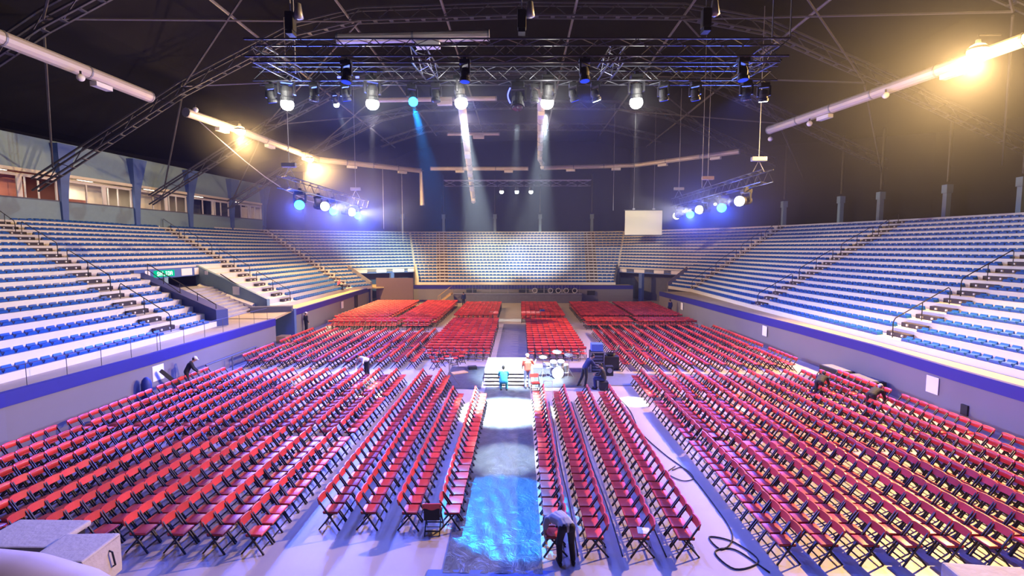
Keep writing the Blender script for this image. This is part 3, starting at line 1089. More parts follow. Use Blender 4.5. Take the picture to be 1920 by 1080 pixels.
# plain wires
for k, (x, y, z0, z1, lab) in enumerate([(-17.1, 62, 9.4, 17.2, 'pale wire hanging down to the left far stand, thicker one'), (-15.2, 64, 7.6, 17, 'wire with a small box hanging before the far left stand'),
                                         (9.1, 17.4, 14.0, 23.8, 'wire from the right end of the rig up to the roof'), (8.6, 17.6, 14.0, 23.8, 'second wire from the right end of the rig up to the roof'),
                                         (13.9, 38.4, 11.6, 22.8, 'wire beside the middle hoist of the right truss'), (11.2, 60, 11.5, 24, 'right wire of the cream screen'),
                                         (-9.3, 20.9, 14.2, 23.8, 'wire from the left end of the rig up to the roof')]):
    o = MB().tube([(0, 0, 0), (0, 0, z1 - z0)], 0.025, 5).build('hanging_wire', M['steel'], loc=(x, y, z0))
    tag(o, lab, 'wire')
o = MB().tube([(-24.6 + 24.6, 0, 0)] + [(0.0 + 0.8 * t * 8, 2.2 * t * 4, -5.6 * math.sin(t * PI / 2)) for t in (0.15, 0.3, 0.45, 0.6, 0.8, 1.0)], 0.035, 6).build('hanging_cable', M['steel'], loc=(-24.4, 38, 16.6))
tag(o, 'slack cable hanging in a curve from the end of the left duct', 'cable')


def moving_head(p, target, label, lens, group, lit=None, size=1.0, dome=True, nm='moving_head_light'):
    """a lamp that hangs from p; lens: emitting or dark material; lit: list of (power, colour, angle, blend)"""
    p = Vector(p)
    root = thing(nm, label, 'stage light', p, group=group)
    s = size
    MB().bbox((0, 0, -0.09 * s), (0.40 * s, 0.32 * s, 0.16 * s), 0.03 * s).box((0, 0, 0.04 * s), (0.12 * s, 0.12 * s, 0.12 * s)).build('base', M['black'], root)
    hc = Vector((0, 0, -0.52 * s))
    v = Vector(target) - (p + hc)
    v.normalize()
    az = math.atan2(v.y, v.x) + PI / 2
    ym = MB()
    R = Matrix.Rotation(az, 3, 'Z')
    for e in (-1, 1):
        ym.bar(R @ Vector((e * 0.235 * s, 0, -0.16 * s)), R @ Vector((e * 0.235 * s, 0, -0.56 * s)), 0.06 * s, 0.13 * s, up=(0, 1, 0))
    ym.box((0, 0, -0.18 * s), (0.53 * s, 0.13 * s, 0.05 * s), m=R)
    ym.build('yoke', M['dark'], root)
    q = v.to_track_quat('Z', 'Y')
    hd = MB().lathe([(0.07 * s, -0.24 * s), (0.15 * s, -0.21 * s), (0.185 * s, -0.05 * s), (0.165 * s, 0.10 * s), (0.205 * s, 0.15 * s), (0.205 * s, 0.25 * s), (0.17 * s, 0.25 * s)], 16)
    h = hd.build('head', M['black'], root, loc=hc)
    h.rotation_euler = q.to_euler()
    if dome:
        le = MB().ball((0, 0, 0.36 * s), (0.215 * s, 0.215 * s, 0.20 * s), 14)
    else:
        le = MB().lathe([(0.0, 0.255 * s), (0.17 * s, 0.256 * s), (0.17 * s, 0.27 * s), (0.0, 0.275 * s)], 16)
    le.build('lens', lens, h, smooth=True)
    if lit:
        for pw, c, ang, bl in lit:
            light('stage_light', p + hc + v * (0.60 * s + 0.12), target, pw, c, ang, bl, 0.10, root)
    return root


# five big white lamps, with a tight beam and a wide spill
W = [(-9.74, (-10.8, 23.4), 'white moving head lamp of the rig, leftmost of the five bright ones'), (-6.14, (-7.2, 23.0), 'white moving head lamp of the rig, second from the left of five'),
     (-2.51, (-0.65, 20.6), 'white moving head lamp of the rig, middle of the five bright ones'), (1.16, (0.1, 26.4), 'white moving head lamp of the rig, second from the right of five'),
     (4.79, (5.25, 22.1), 'white moving head lamp of the rig, rightmost of the five bright ones')]
KEYP = (150, 200, 500, 300, 150)
for k, (x, (tx, ty), lab) in enumerate(W):
    beam = [(60000, WHITE, 7.5, 0.5)] if k in (0, 1, 4) else [(210000 if k == 2 else 105000, COOL, 20 if k == 2 else 26, 0.7 if k == 2 else 0.85)]
    wr_ = moving_head((x, 21.0, 14.1), (tx, ty, 0.0), lab, M['g_white'], 'five bright white lamps of the rig', beam + [(KEYP[k], LILAC, 150, 0.5)], 1.25)
    gd = bpy.data.lights.new('lamp_glow', 'POINT')  # added point light that makes the halo round the lamp
    gd.energy = 130
    gd.color = (1.0, 0.97, 0.85)
    gd.shadow_soft_size = 0.15
    go = bpy.data.objects.new('lamp_glow', gd)
    COL.objects.link(go)
    go.parent = wr_
    go.location = (0, -0.65, -0.85)
# the cyan lamp that paints the runway blue and the cool ones beside it
moving_head((-4.5, 21.0, 13.75), (-0.35, 12.7, 0), 'cyan moving head lamp hanging between the white ones', M['g_blue'], None, [(70000, CYAN, 13.6, 0.22)], 0.9)
moving_head((-0.1, 20.8, 13.75), (-0.45, 15.9, 0), 'dark moving head with a blue rim at the rig centre', M['glassdark'], None, [(30000, COOL, 12.5, 0.7)], 1.35, dome=False)
moving_head((-7.8, 21.2, 13.5), (-6, 30, 0), 'small white lamp hanging low at the left of the rig', M['g_cool'], None, [(3000, COOL, 24, 0.4)], 0.55)
moving_head((9.2, 20.8, 13.75), (9.3, 21.3, 0.4), 'dark moving head near the right end of the rig', M['glassdark'], None, [(14000, WHITE, 6, 0.3)], 0.95, dome=False)
UN = [(-10.4, 21.0, 13.8, 'leftmost dark lamp of the rig, beyond the white ones'), (-8.5, 20.8, 13.8, 'dark lamp of the rig between first and second white lamps, left'),
      (-7.2, 20.8, 13.8, 'dark lamp with blue indicators left of the second white lamp'), (-3.5, 21.0, 13.8, 'dark lamp of the rig left of the middle white lamp'),
      (0.6, 21.2, 13.8, 'dark lamp of the rig left of the fourth white lamp'), (2.2, 21.0, 13.8, 'dark lamp of the rig right of the fourth white lamp'),
      (3.1, 21.0, 13.8, 'dark lamp of the rig midway between the two right white lamps'), (5.9, 21.0, 13.8, 'dark lamp of the rig right of the last white lamp'),
      (7.2, 21.0, 13.8, 'dark lamp of the rig two places right of the last white lamp'), (-6.0, 17.5, 13.45, 'lamp with added blue fill light under the nearest truss, left'),
      (-1.9, 17.5, 13.45, 'lamp with added blue fill light under the nearest truss, left of its middle'), (2.2, 17.5, 13.45, 'lamp with added blue fill light under the nearest truss, right of its middle'),
      (7.6, 17.5, 13.45, 'lamp with added blue fill light under the nearest truss, right end'), (10.0, 21.0, 13.75, 'last dark lamp at the right end of the rig')]
rr = random.Random(3)
SPOTS = {0: (-9.4, 25.1, CYAN), 2: (-5.9, 24.9, CYAN), 5: (6.7, 24.5, CYAN), 6: (7.9, 24.5, WHITE), 7: (9.0, 24.6, CYAN), 8: (10.2, 24.4, BLUE), 13: (11.4, 24.4, WHITE)}
for iu, (x, y, z, lab) in enumerate(UN):
    if iu in SPOTS:
        tx, ty, c = SPOTS[iu]
        moving_head((x, y, z), (tx, ty, 0.3), lab, M['g_bluedim'] if c != WHITE else M['g_cool'], 'spot lamps of the rig', [(26000, c, 3.4, 0.2)], 0.95, dome=False)
        continue
    wash = 'under the nearest truss' in lab  # blue fill added in these heads, which otherwise hang dark, to tint the shadows
    moving_head((x, y, z), (x + rr.uniform(-1, 1), y - rr.uniform(0, 2), 0), lab, M['g_bluedim'] if wash else M['glassdark'], 'wash lamps of the rig', [(4300, BLUE, 150, 0.5)] if wash else None, 0.95, dome=False)
mb = MB()
for dx in (-0.25, 0.12, 0.5):
    mb.box((dx, 0, 0), (0.14, 0.05, 0.07))
o = mb.build('indicator_lamp', M['g_blueline'], loc=(-7.15, 20.65, 13.95))
tag(o, 'three small blue indicator lamps under the rig at the left', 'lamp')
# striplight ring of the centre lamp
mb = MB()
ring = [(-0.32 + 0.05 * math.cos(a), 0, 0.36 * math.sin(a)) for a in [PI / 2 + PI * j / 8 for j in range(9)]]
mb.tube([(-0.28 - 0.10 * math.sin(PI * j / 8), 0, 0.30 - 0.6 * j / 8) for j in range(9)], 0.03, 6)
o = mb.build('light_strip', M['g_blueline'], loc=(-0.12, 20.5, 13.15))
tag(o, 'curved blue light strip at the left of the centre lamp', 'lamp')

# side clusters: blue and white lamps in turn
CLL = [(32.4, 'b'), (35.4, 'w'), (38.0, 'b'), (40.8, 'w'), (43.4, 'b')]
CLR = [(45.3, 'w'), (42.2, 'b'), (38.8, 'w'), (35.5, 'b'), (32.0, 'w')]
nb = 0
for side, cl, x in (('left', CLL, -14.4), ('right', CLR, 14.4)):
    for k, (y, c) in enumerate(cl):
        ordn = ORD[k]
        colw = 'blue' if c == 'b' else 'white'
        lab = '%s lamp on the %s side truss, %s from the left' % (colw, side, ordn)
        sg = 1 if side == 'left' else -1
        if c == 'b':
            tg = (sg * (-8 + 2.5 * k), y - 20, 0)
            gd = bpy.data.lights.new('lamp_glow', 'POINT')
            gd.energy = 1300
            gd.color = (0.03, 0.08, 1.0)
            gd.shadow_soft_size = 0.15
            go = bpy.data.objects.new('lamp_glow', gd)
            COL.objects.link(go)
            go.location = (0, -0.75, -1.2)
            go.parent = moving_head((x, y, 10.75), tg, lab, M['g_blue'], 'lamps of the %s side truss' % side, [(15000 if side == 'left' else 9000, BLUE, 125, 0.7)], 1.45)
        else:
            tg = (sg * 26, 14 + 9 * k if side == 'left' else 54 - 9 * k, 7.0) if (side, k) != ('right', 0) else (13, 62, 8.5)
            moving_head((x, y, 10.75), tg, lab, M['g_white'], 'lamps of the %s side truss' % side, [(5000 if (side, k) == ('right', 0) else 17000, (1.0, 0.97, 0.88), 50, 0.8)], 1.45)
        if k % 2 == 1:
            moving_head((x + 0.1 * sg, y + 1.4, 10.55), (x - sg * 2, y - 10, 0), 'small pale lamp below the %s side truss, %s one' % (side, ORD[nb % 2]), M['g_cool'], 'small lamps of the side trusses', None, 0.45)
            nb += 1
# three lamps of the far truss
for k, x in enumerate((-1.7, -0.3, 1.0)):
    r_ = moving_head((x, 46, 12.9), (x * 1.2, 47.5, 0), 'small white lamp on the thin far truss, %s from the left' % ORD[k], M['g_cool'] if k < 2 else M['g_white'], 'three small lamps of the far truss', [(5000, COOL, 11, 0.6)], 0.85)
    light('stand_light', (x, 46.6, 12.0), ((-19, 69, 6), (-3.5, 70, 5.4), (2.5, 70, 6))[k], 34000, ((0.6, 1.0, 0.9), (1.0, 1.0, 0.72), (1.0, 0.95, 0.85))[k], 26, 0.9, 0.1, r_)

# ================================================================ folding chairs
CH = {}
mb = MB()
# padded seat, rounded front
mb.bbox((0.02, 0, 0.455), (0.38, 0.40, 0.045), 0.018)
CH['seat'] = mb.mesh('seat', M['red'], True)
mb = MB()
prof = []
vs, fs = [], []
NB = 8
for j in range(NB + 1):
    t = j / NB * 2 - 1
    y = t * 0.2285
    bx = -0.245 + 0.028 * t * t
    top = 0.835 - 0.020 * abs(t) ** 6
    bot = 0.655 + 0.012 * abs(t) ** 3
    lean = 0.05
    vs += [(bx - lean * 0.2 + 0.016, y, bot), (bx - lean + 0.016, y, top), (bx - lean - 0.016, y, top), (bx - lean * 0.2 - 0.016, y, bot)]
for j in range(NB):
    for b in range(4):
        fs.append((j * 4 + b, j * 4 + (b + 1) % 4, (j + 1) * 4 + (b + 1) % 4, (j + 1) * 4 + b))
fs += [(0, 1, 2, 3), tuple(NB * 4 + b for b in (3, 2, 1, 0))]
mb.add(vs, fs)
CH['backrest'] = mb.mesh('backrest', M['red'])


def leg(y, long):
    m = MB()
    if long:
        m.bar((-0.262, y * 0.97, 0.765), (0.25, y, 0.0), 0.026, 0.040)
    else:
        m.bar((-0.285, y * 0.88, 0.0), (0.10, y * 0.88, 0.44), 0.022, 0.036)
    return m


LEGS = []
for y in (-0.205, 0.205):
    for lg in (True, False):
        LEGS.append(leg(y, lg))
CHLEG = [l.mesh('leg', M['dark']) for l in LEGS]
m = MB().bar((0.185, -0.2, 0.10), (0.185, 0.2, 0.10), 0.02, 0.03)
STR1 = m
m2 = MB().bar((-0.215, -0.18, 0.09), (-0.215, 0.18, 0.09), 0.02, 0.03)
m3 = MB().bbox((0.02, 0, 0.425), (0.36, 0.395, 0.022), 0.006)
CHX = [('stretcher', STR1.mesh('stretcher', M['dark'])), ('stretcher', m2.mesh('stretcher', M['dark'])), ('seat_frame', m3.mesh('seat_frame', M['dark']))]


def make_chair():
    root = bpy.data.objects.new('folding_chair', None)
    root.empty_display_size = 0.2
    COL.objects.link(root)
    root['category'] = 'chair'
    for nm, me in [('seat', CH['seat']), ('backrest', CH['backrest'])] + [('leg', l) for l in CHLEG] + CHX:
        o = bpy.data.objects.new(nm, me)
        COL.objects.link(o)
        o.parent = root
    return root


rc = random.Random(11)
CHAIRS = []      # (x, y, rz, label, group)


def column(x, y0, y1, n, rz, words, group):
    """n chairs side by side from (x,y0) to (x,y1); words name the column"""
    for k in range(n):
        t = k / (n - 1) if n > 1 else 0
        CHAIRS.append((x + rc.uniform(-0.012, 0.012), y0 + (y1 - y0) * t + rc.uniform(-0.01, 0.01), rz + rc.uniform(-0.03, 0.03),
                       'red folding chair, %s from the near end, %s' % (ORD[k], words), group))


P_ = 0.459
# columns beside the runway, facing it
for k, x in enumerate((0.80, 1.73, 2.77, 3.79)):
    column(x, 10.88, 10.88 + P_ * 24, 25, PI, '%s line right of the runway' % ORD[k], 'red chairs right of the runway')
for k, (x, n) in enumerate(((-1.70, 22), (-2.74, 22), (-3.78, 29), (-4.71, 29))):
    column(x, 11.86, 11.86 + P_ * (n - 1), n, 0, '%s line left of the runway' % ORD[k], 'red chairs left of the runway')
# big side blocks in three batches
for side in (-1, 1):
    for k in range(12):
        x = side * (6.10 + 0.9 * k) if side < 0 else 5.95 + 0.912 * k
        rz = 0 if side < 0 else PI
        wd = 'left' if side < 0 else 'right'
        y0 = 10.86 if side < 0 else 10.68
        for b, (ya, n) in enumerate(((y0, 13), (17.2 if side < 0 else 16.9, 9), (21.6, 8))):
            if side < 0 and k >= 8 and b == 0 and False:
                continue
            column(x, ya, ya + P_ * (n - 1), n, rz, '%s line, %s batch of %s block' % (ORD[k], ('nearest', 'middle', 'farthest')[b], wd), 'red chairs of the %s block' % wd)
FARC = []
for side in (-1, 1):
    for k in range(11):
        x = -6.3 - 0.955 * k if side < 0 else 6.05 + 0.93 * k
        rz = 0 if side < 0 else PI
        for (ya, n) in (((28.2, 8), (32.6, 12)) if side < 0 else ((27.8, 7), (31.7, 18))):
            for j in range(n):
                FARC.append((x, ya + P_ * j, rz))
for (xa, nx, ya, ny) in ((-5.75, 9, 30.4, 15), (0.72, 8, 30.4, 15), (-6.0, 9, 45.7, 13), (0.35, 9, 45.7, 13), (5.9, 10, 45.9, 13), (10.9, 10, 45.9, 13), (5.9, 9, 42.0, 3), (10.4, 11, 42.0, 3),
                         (-16.8, 11, 44.4, 16), (-10.8, 8, 43.4, 17), (-16.2, 13, 41.4, 3), (-9.8, 5, 41.4, 3)):
    for a in range(nx):
        for b in range(ny):
            FARC.append((xa + a * P_, ya + b * 0.9, -PI / 2))
# which of them show largest from the camera: distance, inside the frame
def visible(x, y):
    px = 975 + 924 * x / y
    py = 465 + 924 * 6.5 / y
    return -25 < px < 1945 and py < 1100


order = sorted([c for c in CHAIRS if visible(c[0], c[1])], key=lambda c: math.hypot(c[0], c[1], 6.5))
near = order[:300]
nearset = set(id(c) for c in near)
proto = None
for c in near:
    if proto is None:
        proto = make_chair()
        o = proto
    else:
        o = dup(proto, (0, 0, 0))
    o.location = (c[0], c[1], 0)
    o.rotation_euler = (0, 0, c[2])
    o['label'] = c[3]
    o['group'] = c[4]
rest = [(c[0], c[1], c[2]) for c in CHAIRS if id(c) not in nearset] + [(x + rc.uniform(-.012, .012), y + rc.uniform(-.02, .02), r + rc.uniform(-.03, .03)) for x, y, r in FARC]

# all other chairs, far too many to hold one by one
bv, bf, bmi = [], [], []
def take(me, mi):
    n = len(bv)
    for v in me.vertices:
        bv.append(tuple(v.co))
    for p in me.polygons:
        bf.append([i + n for i in p.vertices])
        bmi.append(mi)
sm = MB().box((0.02, 0, 0.45), (0.38, 0.40, 0.05))
take(sm.mesh('tmp_seat', M['red']), 0)
take(CH['backrest'], 0)
for l in CHLEG:
    take(l, 1)
for _, me in CHX[:2]:
    take(me, 1)
BVn = np.array(bv)
nv = len(bv)
N = len(rest)
allv = np.empty((N, nv, 3))
for k, (x, y, r) in enumerate(rest):
    c, s = math.cos(r), math.sin(r)
    allv[k, :, 0] = BVn[:, 0] * c - BVn[:, 1] * s + x
    allv[k, :, 1] = BVn[:, 0] * s + BVn[:, 1] * c + y
    allv[k, :, 2] = BVn[:, 2]
lt_ = np.array([len(f) for f in bf])
lv = np.concatenate([np.array(f) for f in bf])
me = bpy.data.meshes.new('folding_chairs')
me.vertices.add(N * nv)
me.vertices.foreach_set('co', allv.ravel())
LV = (lv[None, :] + (np.arange(N) * nv)[:, None]).ravel()
LT = np.tile(lt_, N)
LS = np.concatenate([[0], np.cumsum(LT)[:-1]])
me.loops.add(len(LV))
me.loops.foreach_set('vertex_index', LV.astype(np.int32))
me.polygons.add(len(LT))
me.polygons.foreach_set('loop_start', LS.astype(np.int32))
me.polygons.foreach_set('material_index', np.tile(np.array(bmi), N).astype(np.int32))
me.materials.append(M['redstuff'])
me.materials.append(M['dark'])
me.update(calc_edges=True)
me.validate()
o = bpy.data.objects.new('folding_chairs', me)
COL.objects.link(o)
tag(o, 'the rest of the red folding chairs filling the arena floor', 'chairs', kind='stuff')
print('chairs', len(near), len(rest))
# chair turned with its back to the camera
tc_ = dup(proto, (-2.14, 11.72, 0), PI / 2 + 0.02)
tag(tc_, 'dark folding chair turned away, at the near end beside the runway', 'chair')
for ch in tc_.children:
    if ch.name.startswith('seat') and 'frame' not in ch.name:
        ch.data = ch.data.copy()
        ch.data.materials[0] = M['black']
MB().bbox((-0.262, 0, 0.545), (0.018, 0.39, 0.30), 0.006).build('back_panel', M['black'], tc_)

# ================================================================ runway, stage and floor pieces
NRY = 56
vs, fs = [], []
rw = random.Random(5)
nx, ny = 26, 130
for j in range(ny + 1):
    y = 10.05 + (24.3 - 10.05) * j / ny
    x0 = -1.66 - 0.10 * (j / ny) * 1.0
    x1 = 0.52 + 0.10 * (j / ny)
    x0, x1 = max(x0, -1.72), min(x1, 0.50)
    for i in range(nx + 1):
        t = i / nx
        e = math.sin(PI * t)
        z = 0.030 + 0.014 * math.sin(j * 0.9 + 3 * math.sin(i * 0.5)) * e * rw.uniform(0.3, 1) + 0.010 * math.sin(i * 1.3 + j * 0.35) * e
        vs.append((x0 + (x1 - x0) * t, y, max(0.012, z)))
for j in range(ny):
    for i in range(nx):
        a = j * (nx + 1) + i
        fs.append((a, a + 1, a + nx + 2, a + nx + 1))
o = MB().add(vs, fs).build('runway_cover', M['film'], smooth=True)
tag(o, 'long crinkled silver film laid along the runway between the chairs', 'floor cover')
o = MB().bbox((0, 0, 0.012), (2.75, 0.34, 0.03), 0.008).build('edge_strip', M['bluewall'], loc=(-0.62, 10.0, 0))
tag(o, 'dark blue strip across the near end of the runway', 'strip')
# film on the floor at both sides of the small stage
for k, (x0, x1, y0, y1, lab) in enumerate([(-4.0, -1.95, 24.0, 28.6, 'crumpled silver film left of the small stage'), (0.75, 4.4, 24.3, 28.4, 'grey film under the drums right of the small stage'),
                                         (-4.6, -3.2, 22.6, 24.6, 'silver film sheet with white tape marks by the left chairs')]):
    vs, fs = [], []
    n1, n2 = 22, 30
    for j in range(n2 + 1):
        for i in range(n1 + 1):
            z = 0.02 + 0.018 * abs(math.sin(i * 1.7 + 2.3 * math.sin(j * 0.7 + k))) * rw.uniform(0.2, 1) * (0 < i < n1) * (0 < j < n2)
            vs.append((x0 + (x1 - x0) * i / n1, y0 + (y1 - y0) * j / n2, z))
    for j in range(n2):
        for i in range(n1):
            a = j * (n1 + 1) + i
            fs.append((a, a + 1, a + n1 + 2, a + n1 + 1))
    o = MB().add(vs, fs).build('plastic_sheet', M['film'], smooth=True)
    tag(o, lab, 'floor cover')
for x0, x1, y0, y1, m, lab in [(-1.5, 0.55, 29.0, 45.0, 'carpet', 'dark grey carpet running from the small stage to the far end'),
                               (5.2, 16.6, 25.0, 27.1, 'carpet', 'grey carpet strip across the aisle on the right'), (4.5, 6.6, 24.7, 27.0, 'steel', 'pale grey board lying right of the drums')]:
    o = MB().bbox(((x0 + x1) / 2, (y0 + y1) / 2, 0.01 if m == 'carpet' else 0.025), (x1 - x0, y1 - y0, 0.02), 0.004).build('carpet_strip' if m == 'carpet' else 'floor_board', M[m])
    tag(o, lab, 'carpet' if m == 'carpet' else 'board')

st = thing('small_stage', 'brightly lit white stage block with steps at the far end of the runway', 'stage', (-0.7, 27.0, 0))
MB().bbox((0, 0.15, 0.50), (2.35, 3.0, 0.12), 0.015).build('deck', M['white'], st)
MB().box((0, 0.15, 0.22), (2.25, 2.9, 0.44)).build('base', M['tierdark'], st)
for k in range(4):
    MB().bbox((0, -1.50 - 0.27 * k, 0.46 - 0.12 * k), (2.3, 0.26, 0.045), 0.01).build('step', M['cream'], st)
rs = MB()
for k in range(4):
    rs.box((0, -1.39 - 0.27 * k, 0.22 - 0.055 * k), (2.25, 0.03, 0.44 - 0.12 * k))
rs.build('riser_boards', M['tierdark'], st)

# drum kit
dr = thing('drum_kit', 'grey and white drum kit with cymbals standing on the film right of the stage', 'drum kit', (2.0, 26.2, 0), 0.2)


def drum(name, c, r, h, tilt, az=0.0):
    R = Matrix.Rotation(az, 3, 'Z') @ Matrix.Rotation(tilt, 3, 'X')
    o = MB().lathe([(r, -h / 2), (r, h / 2)], 20, c, R).build(name, M['alu'], dr)
    hp = MB()
    for s_ in (-1, 1):
        hp.lathe([(r * 1.0, s_ * h / 2 - 0.02), (r * 1.07, s_ * h / 2 - 0.02), (r * 1.07, s_ * h / 2 + 0.02), (r * 1.0, s_ * h / 2 + 0.02)], 20, c, R)
    hp.build('hoop', M['white'], o)
    return o


drum('bass_drum', (0, 0, 0.32), 0.30, 0.42, PI / 2)
drum('tom_drum', (-0.22, -0.05, 0.80), 0.17, 0.24, 0.35)
drum('tom_drum', (0.20, -0.05, 0.80), 0.17, 0.24, 0.35)
drum('floor_tom', (0.55, 0.35, 0.42), 0.22, 0.40, 0.0)
drum('snare_drum', (-0.50, 0.35, 0.62), 0.19, 0.15, 0.1)
for c, r in (((-0.75, 0.1, 1.15), 0.22), ((0.65, -0.05, 1.25), 0.24), ((0.1, 0.35, 1.35), 0.26)):
    cy_ = MB().lathe([(0.02, 0.05), (0.05, 0.035), (r, 0.0), (r, -0.006), (0.05, 0.025)], 20, c, Matrix.Rotation(0.25, 3, 'X')).build('cymbal', M['alu'], dr)
    ss = MB().tube([c, (c[0], c[1], 0.5)], 0.015, 5)
    for a in range(3):
        ss.tube([(c[0], c[1], 0.5), (c[0] + 0.28 * math.cos(a * 2.1), c[1] + 0.28 * math.sin(a * 2.1), 0.01)], 0.012, 5)
    ss.build('stand', M['alu'], cy_)
MB().lathe([(0.15, 0.46), (0.17, 0.49), (0.16, 0.54)], 14, (0, 0.85, 0)).tube([(0, 0.85, 0.02), (0, 0.85, 0.47)], 0.03, 6).build('stool', M['black'], dr)

# equipment rack and the gear around it
rk = thing('equipment_rack', 'tall equipment rack with pale edges and a blue top box', 'rack', (4.35, 27.6, 0))
MB().bbox((0, 0, 0.60), (0.72, 0.7, 1.14), 0.02).build('case', M['black'], rk)
ed = MB()
for x in (-0.36, 0.36):
    for y in (-0.35, 0.35):
        ed.box((x, y, 0.60), (0.05, 0.05, 1.16))
for z in (0.04, 0.62, 1.17):
    for y in (-0.35, 0.35):
        ed.box((0, y, z), (0.74, 0.05, 0.05))
for x in (-0.36, 0.36):
    ed.box((x, 0, 0.62), (0.05, 0.74, 0.05))
ed.build('edging', M['alu'], rk)
MB().bbox((0, 0, 1.42), (0.66, 0.6, 0.42), 0.03).build('top_box', M['bluewall'], rk)
dd = MB()
for z in (0.2, 0.36, 0.8, 0.96):
    dd.box((0, -0.36, z), (0.56, 0.04, 0.10))
dd.build('front_panel', M['tierdark'], rk)
MB().lathe([(0.0, 0.0), (0.11, 0.0), (0.11, 0.03), (0, 0.03)], 14, (-0.02, -0.37, 0.42), Matrix.Rotation(PI / 2, 3, 'X')).build('fan', M['alu'], rk)
ca = thing('flight_case', 'black flight case with a coil of cable right of the rack', 'case', (5.25, 28.2, 0))
MB().bbox((0, 0, 0.42), (0.9, 0.6, 0.74), 0.03).build('body', M['black'], ca)
for x in (-0.36, 0.36):
    for y in (-0.22, 0.22):
        MB().lathe([(0.05, 0), (0.06, 0.02), (0.06, 0.04), (0.04, 0.06)], 10, (x, y, 0)).build('caster', M['dark'], ca)
cc = MB()
for k in range(5):
    cc.tube([((0.24 + 0.015 * k) * math.cos(a), (0.20 + 0.015 * k) * math.sin(a), 0.81 + 0.03 * k) for a in [2 * PI * j / 16 for j in range(17)]], 0.018, 5)
o = cc.build('cable_coil', M['dark'], loc=(5.25, 28.2, 0))
tag(o, 'coiled dark cable lying on the flight case', 'cable')
ms = thing('monitor_speaker', 'small black speaker with a pale cone standing behind the seated person', 'speaker', (4.9, 26.7, 0))
MB().bbox((0, 0, 0.28), (0.42, 0.38, 0.56), 0.03).build('cabinet', M['black'], ms)
MB().lathe([(0.02, 0.0), (0.13, 0.03), (0.14, 0.05)], 14, (0, -0.16, 0.34), Matrix.Rotation(PI / 2, 3, 'X')).build('cone', M['alu'], ms)
# tripod stand, wooden board and white frame left of the stage
tp = thing('tripod_stand', 'folded metal tripod stand left of the small stage', 'stand', (-3.6, 24.7, 0))
for a in range(3):
    MB().tube([(0, 0, 0.75), (0.5 * math.cos(a * 2.094), 0.5 * math.sin(a * 2.094), 0.02)], 0.022, 6).build('leg', M['alu'], tp)
MB().tube([(0, 0, 0.6), (0.0, 0, 1.35)], 0.03, 6).build('pole', M['alu'], tp)
MB().bbox((0, 0, 1.38), (0.42, 0.12, 0.05), 0.01).build('bracket', M['cream'], tp)
o = MB().bbox((0, 0, 0.04), (0.9, 0.5, 0.05), 0.01, rz=0.6).build('wooden_board', M['wood'], loc=(-3.4, 27.1, 0))
tag(o, 'small plywood board lying on the floor left of the stage', 'board')
o = MB().bbox((0, 0, 0.10), (0.5, 0.35, 0.2), 0.03, rz=0.3).build('black_box', M['black'], loc=(-2.75, 28.0, 0))
tag(o, 'small black box behind the plywood board', 'box')
# loose chairs left of the stage, facing each other
for k, (x, y, r) in enumerate([(-4.7, 28.7, 0.3), (-4.5, 29.4, 0.1), (-3.9, 28.9, 1.9), (-3.6, 29.5, 2.2), (-4.9, 28.0, 0.8)]):
    o = dup(proto, (x, y, 0), r)
    tag(o, 'red folding chair loose left of the small stage, %s from the near side' % ORD[k], 'chair', 'loose chairs left of the stage')
o = dup(proto, (0.75, 23.6, 0), -1.4)
tag(o, 'pale lit folding chair standing at the right foot of the stage steps', 'chair')
# white metal chair frames on the right of the runway head
fr = MB()
for x in (-0.2, 0.2):
    for y in (-0.2, 0.2):
        fr.tube([(x, y, 0), (x, y, 0.82 if y > 0 else 0.44)], 0.015, 6)
    fr.tube([(x, -0.2, 0.44), (x, 0.2, 0.44)], 0.015, 6)
    fr.tube([(x, -0.2, 0.15), (x, 0.2, 0.15)], 0.012, 6)
for y in (-0.2, 0.2):
    fr.tube([(-0.2, y, 0.44), (0.2, y, 0.44)], 0.015, 6)
fr.tube([(-0.2, 0.2, 0.82), (0.2, 0.2, 0.82)], 0.015, 6)
o = fr.build('wire_stool', M['white'], loc=(1.32, 22.4, 0))
tag(o, 'white metal stool frame between the first two right columns', 'frame')

# covered case at the lower left, and the pale padded rail before it
cb = thing('covered_case', 'equipment case under a beige canvas cover at the lower left', 'case', (-9.05, 9.35, 0), 0.05)
MB().bbox((0, 0.05, 0.44), (0.98, 0.8, 0.80), 0.04).build('body', M['black'], cb)
cv = MB()
cv.bbox((0, 0.05, 0.90), (1.12, 0.98, 0.10), 0.035)
cv.box((0.545, 0.05, 0.52), (0.03, 0.95, 0.78))
cv.box((0, 0.53, 0.55), (1.10, 0.03, 0.72))
cv.box((0.36, -0.43, 0.52), (0.38, 0.03, 0.78))
cv.build('cover', M['canvas'], cb)
hd = MB()
for y in (-0.30, 0.30):
    hd.tube([(0.55, y - 0.08, 0.75), (0.62, y - 0.08, 0.72), (0.62, y - 0.02, 0.40), (0.55, y, 0.36)], 0.018, 6)
hd.build('handle', M['black'], cb)
MB().lathe([(0.02, 0), (0.10, 0.01), (0.11, 0.05), (0.03, 0.06)], 14, (0.36, -0.46, 0.12), Matrix.Rotation(PI / 2, 3, 'X')).build('wheel', M['black'], cb)
cb2 = thing('covered_case', 'lower beige covered case behind the first, at the left frame edge', 'case', (-10.5, 10.0, 0), 0.0)
MB().bbox((0, 0, 0.40), (1.5, 0.9, 0.76), 0.04).build('body', M['black'], cb2)
MB().bbox((0, 0, 0.82), (1.65, 1.05, 0.12), 0.04).build('cover', M['canvas'], cb2)
